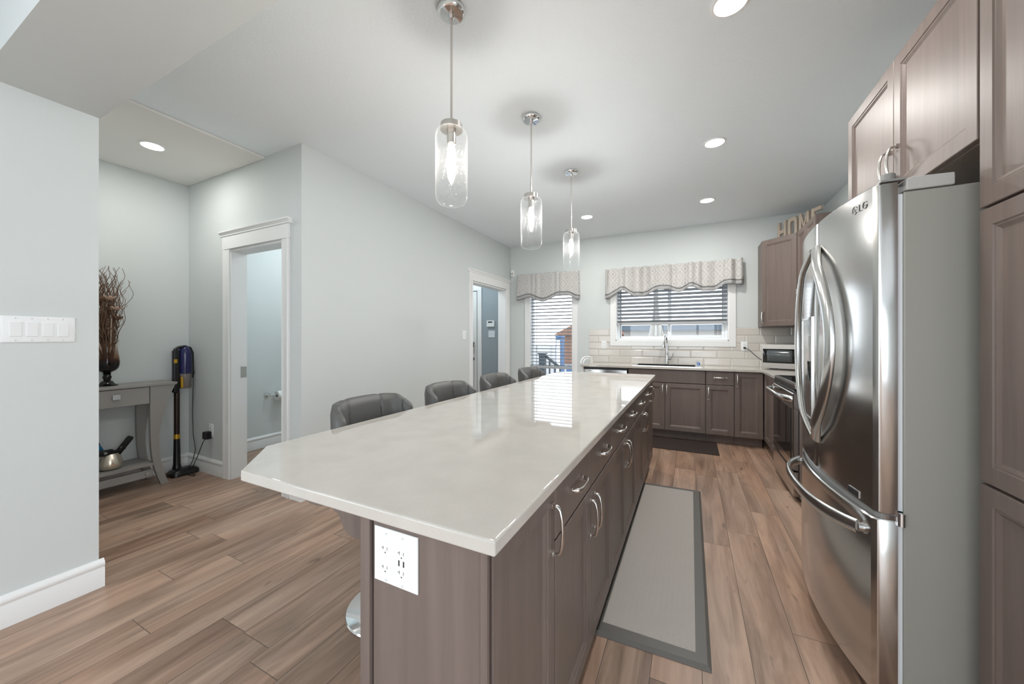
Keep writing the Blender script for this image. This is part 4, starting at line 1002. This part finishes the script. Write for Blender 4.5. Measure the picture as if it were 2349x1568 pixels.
def downlight(x, y, z, label, power=1.0):
    t = thing('recessed_light', label, 'ceiling light', (x, y, z), 'recessed ceiling lights'); C = Vector((x, y, z))
    mb = MB(); mb.lathe([(0.066,-0.0008),(0.080,-0.0008),(0.079,-0.004),(0.070,-0.007),(0.066,-0.006)], C, 40, cap0=False, cap1=False); mb2 = mb; obj('trim_ring', mb, M['white_plastic'], t, smooth=40)
    mb = MB(); mb.lathe([(0.0,-0.001),(0.066,-0.001),(0.066,-0.005),(0.0,-0.0055)], C, 40); obj('lens', mb, M['lens'], t, smooth=40)
    light('downlight_beam', 'AREA', (0, 0, -0.0065), DOWN_W*power, (1.0,0.975,0.94), 0.128, parent=t)
downlight(0.160, 1.900, H, 'recessed ceiling light nearest the camera, above the fridge front', 0.8)
downlight(0.165, 3.205, H, 'recessed ceiling light in the middle of the kitchen aisle', 1.1)
downlight(0.160, 4.512, H, 'recessed ceiling light near the upper cabinets in the back corner')
downlight(-1.159, 4.470, H, 'recessed ceiling light beside the farthest pendant')
downlight(-3.735, 1.303, H-0.02, 'recessed ceiling light in the nook above the console table', 0.5)

def added_dome(x, y, label, power, col):  # unseen fixtures added to brighten the powder room and mudroom
    t = thing('added_ceiling_light', label, 'ceiling light', (x, y, H)); C = Vector((x, y, H))
    mb = MB(); mb.lathe([(0.0,-0.0006),(0.15,-0.0006),(0.15,-0.02),(0.0,-0.02)], C, 32); obj('base', mb, M['white_plastic'], t, smooth=35)
    mb = MB(); mb.lathe([(0.0,-0.0205),(0.14,-0.0205),(0.135,-0.045),(0.10,-0.07),(0.05,-0.083),(0.0,-0.086)], C, 32); obj('diffuser', mb, M['lens'], t, smooth=60)
    light('added_glow', 'POINT', (0, 0, -0.16), power, col, 0.08, parent=t)
added_dome(-3.5, 3.0, 'added unseen ceiling light brightening the powder room behind the left wall', 14, (0.88, 0.95, 1.0))
added_dome(-3.55, 4.75, 'added unseen ceiling light brightening the mudroom behind the left wall', 9, (0.82, 0.92, 1.0))

# ================================================================== mats
def mat_slab(x0, x1, y0, y1, h, skew=0):
    mb = MB(); P = [(x0,y0),(x1,y0+skew),(x1,y1+skew),(x0,y1)]
    def ins(d): return [(x0+d,y0+d),(x1-d,y0+skew+d),(x1-d,y1+skew-d),(x0+d,y1-d)]
    return mb, ins
mt = thing('kitchen_mat', 'long grey cushioned mat with woven centre beside the island', 'mat', (-0.15, 2.45, 0))
mb, ins = mat_slab(-0.372, 0.072, 1.545, 3.335, 0.016, 0.015)
mb.loops([[(x,y,0.0006) for x,y in ins(0)], [(x,y,0.004) for x,y in ins(0.001)], [(x,y,0.015) for x,y in ins(0.014)], [(x,y,0.016) for x,y in ins(0.02)]]); obj('border', mb, M['mat_rim'], mt, smooth=30)
mb = MB(); q = ins(0.055); q[0] = (q[0][0]-0.03, q[0][1]+0.01); q[3] = (q[3][0]-0.03, q[3][1]); mb.loops([[(x,y,0.0162) for x,y in q], [(x,y,0.0172) for x,y in q]]); obj('woven_centre', mb, M['weave'], mt)
mb = MB(); mb.box(-0.50, 0.277, 4.475, 5.0, 0.0006, 0.008); o = obj('floor_mat', mb, M['mat_dark'], None, bevel=0.003, loc=(-0.1, 4.7, 0)); tag(o, 'dark brown floor mat in front of the sink cabinet', 'mat')

# ================================================================== the nook: console, vase, pot, vacuum
ct = thing('console_table', 'grey console table with curved legs and one drawer in the nook', 'table', (-4.25, 1.19, 0))
YC = 1.185; X0, X1 = XN+0.022, -4.10
def mir(pts, m): return [(YC + (y-YC)*m, z) for y, z in pts]
topp = [(0.775,0.873),(1.600,0.873),(1.590,0.852),(0.785,0.852)]
mb = MB(); mb.prism([(X0, y, z) for y, z in topp], (X1-X0+0.008, 0, 0)); obj('top', mb, M['console'], ct, bevel=0.003)
outer = [(1.583,0.851),(1.562,0.80),(1.528,0.71),(1.502,0.61),(1.485,0.51),(1.476,0.42),(1.476,0.33),(1.485,0.22),(1.503,0.12),(1.520,0.05),(1.538,0.001)]
inner = [(1.488,0.001),(1.468,0.06),(1.447,0.14),(1.432,0.23),(1.423,0.33),(1.419,0.44),(1.417,0.56),(1.417,0.851)]
for m_ in (1, -1):
    for xa, xb in ((X1-0.035, X1), (X0, X0+0.035)):
        mb = MB(); mb.prism([(xa, y, z) for y, z in mir(outer+inner, m_)], (xb-xa, 0, 0)); obj('leg', mb, M['console'], ct, smooth=30)
mb = MB(); mb.box(X0+0.001, X1-0.022, 0.955, 1.4165, 0.705, 0.851); obj('drawer_case', mb, M['console'], ct)
mb = MB(); mb.panel((X1-0.0215, 0.958, 0.708), (0,1,0), Z, (1,0,0), 0.455, 0.138, [(0,0),(0,0.017),(0.002,0.019)]); dw_ = obj('drawer', mb, M['console'], ct)
mb = MB(); mb.box(X1-0.002, X1+0.016, 1.190, 1.234, 0.768, 0.806); obj('knob', mb, plain('brushed_silver', rgb(200,202,204), 0.3, 0.5), dw_, bevel=0.004)
mb = MB(); mb.box(X0+0.001, X1-0.006, 0.925, 1.450, 0.178, 0.203); obj('shelf', mb, M['console'], ct, bevel=0.003)
mb = MB(); mb.box(X1-0.05, X1-0.015, 0.90, 1.440, 0.085, 0.145); lr = obj('lower_rail', mb, plain('pale_grey_board', rgb(150,148,145), 0.5), ct, bevel=0.003)
mb = MB(); mb.lathe([(0.0,0),(0.012,0.0),(0.012,0.02),(0.0,0.022)], (X1-0.0145, 1.40, 0.12), 12, 'x'); obj('bolt', mb, M['chrome'], lr, smooth=40)

vc = Vector((-4.25, 1.205, 0.8735))
vs = thing('vase', 'black footed glass vase fading to clear at the rim on the console table', 'vase', vc)
vp = [(0.0,0.0),(0.062,0.0),(0.063,0.006),(0.045,0.016),(0.036,0.03),(0.033,0.036),(0.020,0.042),(0.022,0.055),(0.027,0.070),(0.022,0.085),(0.020,0.092),(0.027,0.097),(0.020,0.104),(0.030,0.112),(0.052,0.125),(0.066,0.145),(0.072,0.170),(0.072,0.200),(0.068,0.230),(0.063,0.265),(0.060,0.300),(0.061,0.330),(0.066,0.355),(0.070,0.372)]
vi = [(r-0.003, z) for r, z in reversed(vp[14:])] + [(0.0, 0.13)]
mb = MB(); mb.lathe(vp, vc, 40, cap0=True, cap1=False); obj('glass', mb, M['vase'], vs, smooth=60)
br = thing('dried_branches', 'tall bundle of dry twisted twigs standing in the black vase', 'dried branches', vc + Vector((0,0,0.13)))
mb = MB()
for i in range(105):
    a = random.uniform(0, 2*math.pi); sp = random.uniform(0.01, 0.115); h_ = random.uniform(0.66, 0.985)
    if i == 0: a, sp, h_ = 1.45, 0.15, 0.86
    p0 = vc + Vector((0.018*math.cos(a+2), 0.018*math.sin(a+2), 0.145)); pts = []
    ph1, ph2 = random.uniform(0, 6), random.uniform(0, 6); tw = random.uniform(-0.9, 0.9)
    for j in range(27):
        q = j/26; w_ = 0.020*q; aa = a + tw*q; rr_ = 0.018 + (sp-0.018)*q
        neck = min(rr_, 0.04) if q < 0.30 else rr_
        pts.append(vc + Vector((neck*math.cos(aa) + w_*math.sin(ph1+q*23), neck*math.sin(aa) + w_*math.sin(ph2+q*21), 0.145 + (h_-0.145)*q)))
    mb.tube(pts, [0.0029*(1-0.5*j/26) for j in range(27)], 5)
obj('twigs', mb, M['twig'], br, smooth=60)
for k_, (dx, dy, dz, s) in enumerate(((0.03,0.0,0.70,0.040),(0.045,0.035,0.62,0.034),(0.05,0.045,0.545,0.032),(0.03,-0.05,0.69,0.034))):
    mb = MB(); c = vc + Vector((dx, dy, dz))
    for m_ in range(7):
        a = 2*math.pi*m_/7
        d = Vector((math.cos(a), math.sin(a), 0)); sd_ = Vector((-d.y, d.x, 0))
        lp = [[c + d*s*r_ + sd_*s*w_*q + Z*s*z_ for q in (-1, 0, 1)] for r_, w_, z_ in ((0.1,0.15,-0.3),(0.6,0.42,-0.05),(0.95,0.40,0.35),(1.0,0.12,0.7))]
        vv = [[mb.bm.verts.new(p) for p in row] for row in lp]
        for r0, r1 in zip(vv, vv[1:]):
            for x_ in range(2): mb.face([r0[x_], r0[x_+1], r1[x_+1], r1[x_]])
    obj('dried_flower', mb, M['petal' if k_ in (0, 1) else 'twig'], br, smooth=60, solid=0.002)
mb = MB(); mb.tube([vc + Vector((0.0,0.01,0.145)), vc + Vector((0.02,-0.035,0.28)), vc + Vector((0.03,-0.09,0.50))], 0.0045, 8); mb.tube([vc + Vector((0.01,-0.01,0.145)), vc + Vector((0.03,0.012,0.30)), vc + Vector((0.045,0.012,0.55))], 0.004, 8)
obj('pale_stems', mb, plain('pale_stem', rgb(196,176,158), 0.6), br, smooth=60)

pc = Vector((-4.21, 1.21, 0.2035))
mb = MB(); pp = [(0.0,0.0),(0.050,0.0),(0.066,0.010),(0.074,0.035),(0.072,0.060),(0.062,0.095),(0.052,0.120),(0.050,0.127)]
mb.lathe(pp + [(r-0.004, z) for r, z in reversed(pp[1:])] + [(0.0,0.006)], pc, 36, cap0=False, cap1=False)
o = obj('pot', mb, M['pot'], None, smooth=50, loc=tuple(pc)); tag(o, 'round champagne metal pot on the lower shelf of the console table', 'pot')
def stick(label, p0, p1, r, mat, name, mark=False):
    p0, p1 = Vector(p0), Vector(p1); t = thing(name, label, 'umbrella', p0); d = p1-p0
    mb = MB(); mb.tube([p0, p0+d*0.25, p0+d*0.3, p0+d*0.93, p0+d], [r*0.45, r*0.5, r, r*1.05, r*0.8], 10, side=(1,0,0), a=0.55, b=1.0); bd = obj('cover', mb, mat, t, smooth=50)
    mb = MB(); mb.tube([p0+d*0.55, p0+d*0.62], r*1.12, 10, side=(1,0,0), a=0.58, b=1.0); obj('strap', mb, M['black_plastic'], bd, smooth=50)
    return t
stick('black folded umbrella leaning up to the right out of the champagne pot', pc + Vector((0.012,-0.010,0.045)), pc + Vector((0.03,0.115,0.24)), 0.022, M['black_cloth'], 'folded_umbrella')
u_ = stick('black folded umbrella with a round grey mark lying across the champagne pot rim', pc + Vector((0.035,0.055,0.140)), pc + Vector((0.05,-0.125,0.150)), 0.024, M['black_cloth'], 'folded_umbrella')
mb = MB(); mb.lathe([(0.0,0),(0.010,0.0),(0.010,0.002),(0.0,0.0025)], pc + Vector((0.0585,-0.04,0.145)), 16, 'x'); obj('round_mark', mb, plain('mark_grey', rgb(130,132,135), 0.5), u_)
stick('blue folded umbrella standing behind the black ones in the pot', pc + Vector((-0.01,-0.005,0.045)), pc + Vector((0.0,-0.135,0.33)), 0.024, M['blue'], 'folded_umbrella')

# stick vacuum
vx, vy = -4.27, 1.672
va = thing('stick_vacuum', 'black and navy cordless stick vacuum standing in the nook corner', 'vacuum', (vx, vy, 0))
mb = MB()
lp = []
for z, s in ((0.004,1.0),(0.030,1.0),(0.048,0.80),(0.056,0.45)):
    lp.append([(vx+0.035 + 0.075*s*cx_, vy+0.02 + 0.105*s*sy) for cx_, sy in [(max(-1,min(1,1.25*math.cos(2*math.pi*i/28))), max(-1,min(1,1.2*math.sin(2*math.pi*i/28)))) for i in range(28)]])
mb.loops([[(x, y, z) for x, y in ring] for ring, z in zip(lp, (0.001,0.030,0.050,0.060))]); obj('floor_head', mb, M['black_plastic'], va, smooth=40)
mb = MB(); mb.tube([(vx,vy-0.012,0.058),(vx,vy-0.012,0.10),(vx,vy-0.012,0.33)], [0.034,0.027,0.023], 16); obj('lower_tube', mb, M['black_plastic'], va, smooth=40)
mb = MB(); mb.tube([(vx,vy-0.012,0.3305),(vx,vy-0.012,0.372)], 0.0235, 16); obj('gold_collar', mb, M['gold'], va, smooth=40)
mb = MB(); mb.tube([(vx,vy-0.012,0.3725),(vx,vy-0.012,0.755)], 0.0215, 16); obj('wand_tube', mb, plain('bronze_tube', rgb(60,48,44), 0.25, 0.6), va, smooth=40)
mb = MB(); mb.box(vx-0.022, vx+0.024, vy-0.045, vy+0.004, 0.7555, 1.150); obj('grip_column', mb, M['black_plastic'], va, bevel=0.012, segs=3)
mb = MB(); mb.tube([(vx,vy+0.05,0.93),(vx,vy+0.05,0.98),(vx,vy+0.05,1.07),(vx,vy+0.047,1.135),(vx,vy+0.04,1.168),(vx,vy+0.035,1.175)], [0.045,0.047,0.049,0.046,0.036,0.02], 24); obj('motor_body', mb, M['navy'], va, smooth=50)
mb = MB(); mb.tube([(vx,vy-0.03,1.15),(vx,vy+0.0,1.172),(vx,vy+0.05,1.180),(vx,vy+0.085,1.165),(vx,vy+0.101,1.12),(vx,vy+0.103,1.0),(vx,vy+0.101,0.88)], 0.014, 12); obj('handle_loop', mb, M['black_plastic'], va, smooth=50)
mb = MB(); mb.lathe([(0.0,0.79),(0.040,0.792),(0.046,0.80),(0.045,0.925),(0.0,0.925)], (vx, vy+0.05, 0), 24); obj('dust_bin', mb, M['clear_bin'], va, smooth=40)
mb = MB(); mb.box(vx+0.02, vx+0.047, vy+0.002, vy+0.018, 0.80, 0.90); obj('bin_latch', mb, M['gold'], va, bevel=0.003)
mb = MB(); mb.box(vx+0.0245, vx+0.028, vy-0.043, vy-0.018, 1.03, 1.065); obj('label_patch', mb, M['gold'], va, bevel=0.003)

# outlet, charger, cord on the powder-room wall
outlet('wall_outlet', 'white wall outlet holding the black charger in the nook', (-4.00, YD-0.0006, 0.405), (1,0,0), (0,-1,0))
ch = thing('charger', 'black plug-in charger with a thin cord to the stick vacuum', 'charger', (-4.012, YD-0.03, 0.385))
mb = MB(); mb.box(-4.030, -3.972, YD-0.062, YD-0.0108, 0.330, 0.400); obj('adapter', mb, M['black_plastic'], ch, bevel=0.008)
mb = MB(); mb.tube([(-4.000,YD-0.05,0.331),(-4.02,YD-0.055,0.31),(-4.06,YD-0.06,0.24),(-4.12,YD-0.06,0.15),(-4.165,YD-0.07,0.07),(-4.185,YD-0.085,0.008),(-4.14,YD-0.12,0.005),(-4.07,YD-0.10,0.005),(-4.10,YD-0.08,0.005),(-4.19,YD-0.10,0.006),(-4.22,YD-0.12,0.006),(-4.205,YD-0.10,0.03),(-4.17,YD-0.07,0.12),(-4.15,YD-0.06,0.22),(-4.19,YD-0.06,0.36),(-4.215,YD-0.055,0.55),(-4.22,YD-0.05,0.75),(-4.222,YD-0.045,0.90),(-4.225,YD-0.034,0.95)], 0.0032, 7); obj('cord', mb, M['black_plastic'], ch, smooth=60)

# ------------------------------------------------------------------ wall plates and small fittings
sw = thing('switch_plate', 'white four-gang rocker switch plate on the near left wall', 'light switch', (-2.69, 0.547, 1.30))
mb = MB(); mb.panel((-2.6894, 0.440, 1.240), (0,1,0), Z, (1,0,0), 0.214, 0.118, [(0,0),(0,0.003),(0.003,0.0055),(0.008,0.0065)]); obj('plate', mb, M['white_plastic'], sw, smooth=30)
for i in range(4):
    mb = MB(); mb.panel((-2.6894+0.0062, 0.462+i*0.0455, 1.267), (0,1,0), Z, (1,0,0), 0.034, 0.066, [(0,0),(0,0.0025),(0.001,0.004),(0.004,0.0042)]); obj('rocker', mb, M['white_plastic'], sw)
for i in range(4):
    for z in (1.2505, 1.348): mb = MB(); mb.lathe([(0.0,0.0),(0.003,0.0),(0.003,0.001)], (-2.6827, 0.479+i*0.0455, z), 8, 'x'); obj('screw', mb, M['screw'], sw)
lsw = thing('light_switch', 'white rocker switch on the left wall beside the mudroom doorway', 'light switch', (XL, 4.06, 1.30))
mb = MB(); mb.panel((XL+0.0006, 4.02, 1.24), (0,1,0), Z, (1,0,0), 0.075, 0.118, [(0,0),(0,0.004),(0.003,0.0065)]); obj('plate', mb, M['white_plastic'], lsw)
mb = MB(); mb.panel((XL+0.0072, 4.041, 1.267), (0,1,0), Z, (1,0,0), 0.034, 0.066, [(0,0),(0,0.003),(0.002,0.005)]); obj('rocker', mb, M['white_plastic'], lsw)
ak = thing('alarm_keypad', 'white alarm keypad with dark screen on the mudroom wall', 'keypad', (-3.08, YB, 1.50))
mb = MB(); mb.box(-3.155, -3.005, YB-0.028, YB-0.0006, 1.452, 1.560); kp = obj('case', mb, M['white_plastic'], ak, bevel=0.008)
mb = MB(); mb.box(-3.125, -3.040, YB-0.0295, YB-0.0283, 1.523, 1.543); obj('screen', mb, M['black_glass'], kp)
mb = MB(); mb.panel((-3.13, YB-0.0006, 1.268), (1,0,0), Z, (0,-1,0), 0.125, 0.118, [(0,0),(0,0.004),(0.003,0.0065)]); o = obj('blank_plate', mb, plain('plate_pale', rgb(214,220,224), 0.4), None, loc=(-3.07, YB, 1.268)); tag(o, 'pale square cover plate below the alarm keypad', 'cover plate')
ms = thing('motion_sensor', 'small white motion sensor high on the back wall near the corner', 'sensor', (-2.65, YB, 2.30))
mb = MB(); mb.box(-2.685, -2.625, YB-0.045, YB-0.0006, 2.275, 2.385); mc_ = obj('case', mb, M['white_plastic'], ms, bevel=0.010)
mb = MB(); mb.box(-2.672, -2.638, YB-0.0465, YB-0.0453, 2.30, 2.34); obj('sensor_eye', mb, M['grey_plastic'], mc_)
tp = thing('toilet_paper_holder', 'chrome holder with a white paper roll on the powder-room wall', 'toilet paper holder', (XN, 2.62, 0.60))
mb = MB(); mb.lathe([(0.0,0.0006),(0.028,0.0006),(0.026,0.012),(0.012,0.016),(0.010,0.075),(0.014,0.08),(0.0,0.085)], (XN, 2.54, 0.60), 18, 'x'); mb.tube([(XN+0.07,2.54,0.60),(XN+0.07,2.76,0.60)], 0.007, 10); obj('post', mb, M['chrome'], tp, smooth=40)
mb = MB(); mb.lathe([(0.020,0.0),(0.052,0.0),(0.052,0.11),(0.020,0.11)], (XN+0.07, 2.615, 0.587), 28, 'y', cap0=False, cap1=False); obj('paper_roll', mb, M['roll'], tp, smooth=40)

# ================================================================== outside the windows
b = MB(); b.box(-60, 40, 5.7, 90, -0.75, -0.65); o = struct('ground_outside', b, M['ground'])
b = MB(); b.box(-5.0, 2.2, 5.68, 7.6, -0.12, -0.02); o = struct('trim_deck', b, M['deck'])
dk = thing('deck_railing', 'slate grey deck railing with stair rail outside the tall window', 'railing', (-2.7, 7.0, -0.02))
mb = MB(); mb.box(-2.80, -2.68, 6.95, 7.07, -0.019, 0.93); obj('post', mb, M['rail_paint'], dk, bevel=0.004)
mb = MB(); mb.box(-2.82, -2.66, 6.93, 7.09, 0.9305, 0.955); obj('post_cap', mb, M['rail_paint'], dk)
mb = MB(); mb.prism([(-2.679,6.99,0.93),(-2.679,6.99,0.86),(-2.36,6.99,0.64),(-2.28,6.99,0.64)], (0,0.05,0)); obj('stair_rail', mb, M['rail_paint'], dk)
for i in range(3): mb = MB(); mb.box(-2.60+i*0.11, -2.575+i*0.11, 7.0, 7.03, -0.019, 0.79-i*0.075); obj('baluster', mb, M['rail_paint'], dk)
hs = thing('house', 'orange-tan house with a gabled roof seen through the tall window', 'house', (-6.0, 27, -0.65))
mb = MB(); mb.box(-8.9, -3.0, 26, 31, -0.649, 1.5); obj('walls', mb, M['orange'], hs)
mb = MB(); mb.prism([(-2.7,25.7,1.501),(-9.2,25.7,1.501),(-5.95,25.7,3.1)], (0,5.6,0)); obj('roof', mb, M['orange'], hs)
pt = thing('portable_toilet', 'bright blue portable cabin standing in front of the orange house', 'cabin', (-6.2, 18.3, -0.65))
mb = MB(); mb.box(-6.36, -6.04, 18.1, 18.7, -0.649, 1.28); obj('shell', mb, M['bluebox'], pt, bevel=0.03)
mb = MB(); mb.box(-6.38, -6.02, 18.08, 18.72, 1.281, 1.38); obj('roof', mb, M['bluebox'], pt, bevel=0.03)
mb = MB(); mb.box(-6.30, -6.10, 18.07, 18.095, -0.6, 1.15); obj('door', mb, M['white_plastic'], pt)
cr = thing('parked_car', 'blue parked car partly seen through the right of the tall window', 'car', (-3.4, 15, -0.65))
mb = MB(); mb.prism([(-4.55,14.2,-0.35),(-2.25,14.2,-0.35),(-2.25,14.2,0.20),(-2.85,14.2,0.28),(-3.85,14.2,0.28),(-4.55,14.2,0.10)], (0,1.6,0)); obj('car_body', mb, M['bluebox'], cr, bevel=0.08)
mb = MB(); mb.prism([(-3.95,14.3,0.281),(-2.45,14.3,0.281),(-2.75,14.3,0.68),(-3.55,14.3,0.68)], (0,1.4,0)); obj('cabin', mb, M['roof'], cr, bevel=0.06)
for x in (-4.10, -2.70):
    for y in (14.18, 15.62): mb = MB(); mb.lathe([(0.0,0),(0.30,0),(0.30,0.20),(0.0,0.20)], (x, y, -0.349), 24, 'y'); obj('wheel', mb, M['black_plastic'], cr, smooth=40)
gr = thing('garage', 'pale sided garage with a blue-grey roof seen through the sink window', 'garage', (0, 13.5, -0.65))
mb = MB(); mb.box(-2.0, 7.0, 12.5, 16.0, -0.649, 1.50); gw = obj('walls', mb, M['siding'], gr)
mb = MB(); mb.box(-2.15, 7.3, 12.2, 16.3, 1.501, 1.58); mb.prism([(-2.15,12.2,1.581),(7.3,12.2,1.581),(7.3,16.3,1.581),(-2.15,16.3,1.581)], (0,0,0.22)); obj('roof', mb, M['roof'], gr)
mb = MB()
for z in (1.66, 1.74): mb.box(-2.15, 7.3, 12.185, 12.199, z, z+0.03)
obj('fascia', mb, M['white_plastic'], gr)
um = thing('patio_umbrella', 'closed cream patio umbrella standing on the deck outside the sink window', 'umbrella', (-0.55, 6.9, -0.02))
mb = MB(); mb.tube([(-0.55,6.9,-0.019),(-0.55,6.9,2.3)], 0.02, 12); obj('pole', mb, M['white_plastic'], um, smooth=40)
mb = MB(); lp = []
for z, r0 in ((1.30,0.098),(1.32,0.096),(1.55,0.062),(1.75,0.035),(2.1,0.028),(2.3,0.022)):
    lp.append([(-0.55 + r0*(1+0.28*math.cos(8*a))*math.cos(a), 6.9 + r0*(1+0.28*math.cos(8*a))*math.sin(a), z) for a in [2*math.pi*i/64 for i in range(64)]])
mb.loops(lp); cn = obj('canopy', mb, M['canvas'], um, smooth=50)
mb = MB(); lp = []
for z, r0 in ((1.0,0.062),(1.295,0.055)):
    lp.append([(-0.55 + r0*(1+0.2*math.cos(8*a))*math.cos(a), 6.9 + r0*(1+0.2*math.cos(8*a))*math.sin(a), z) for a in [2*math.pi*i/64 for i in range(64)]])
mb.loops(lp); obj('lower_cover', mb, M['canvas'], um, smooth=50)
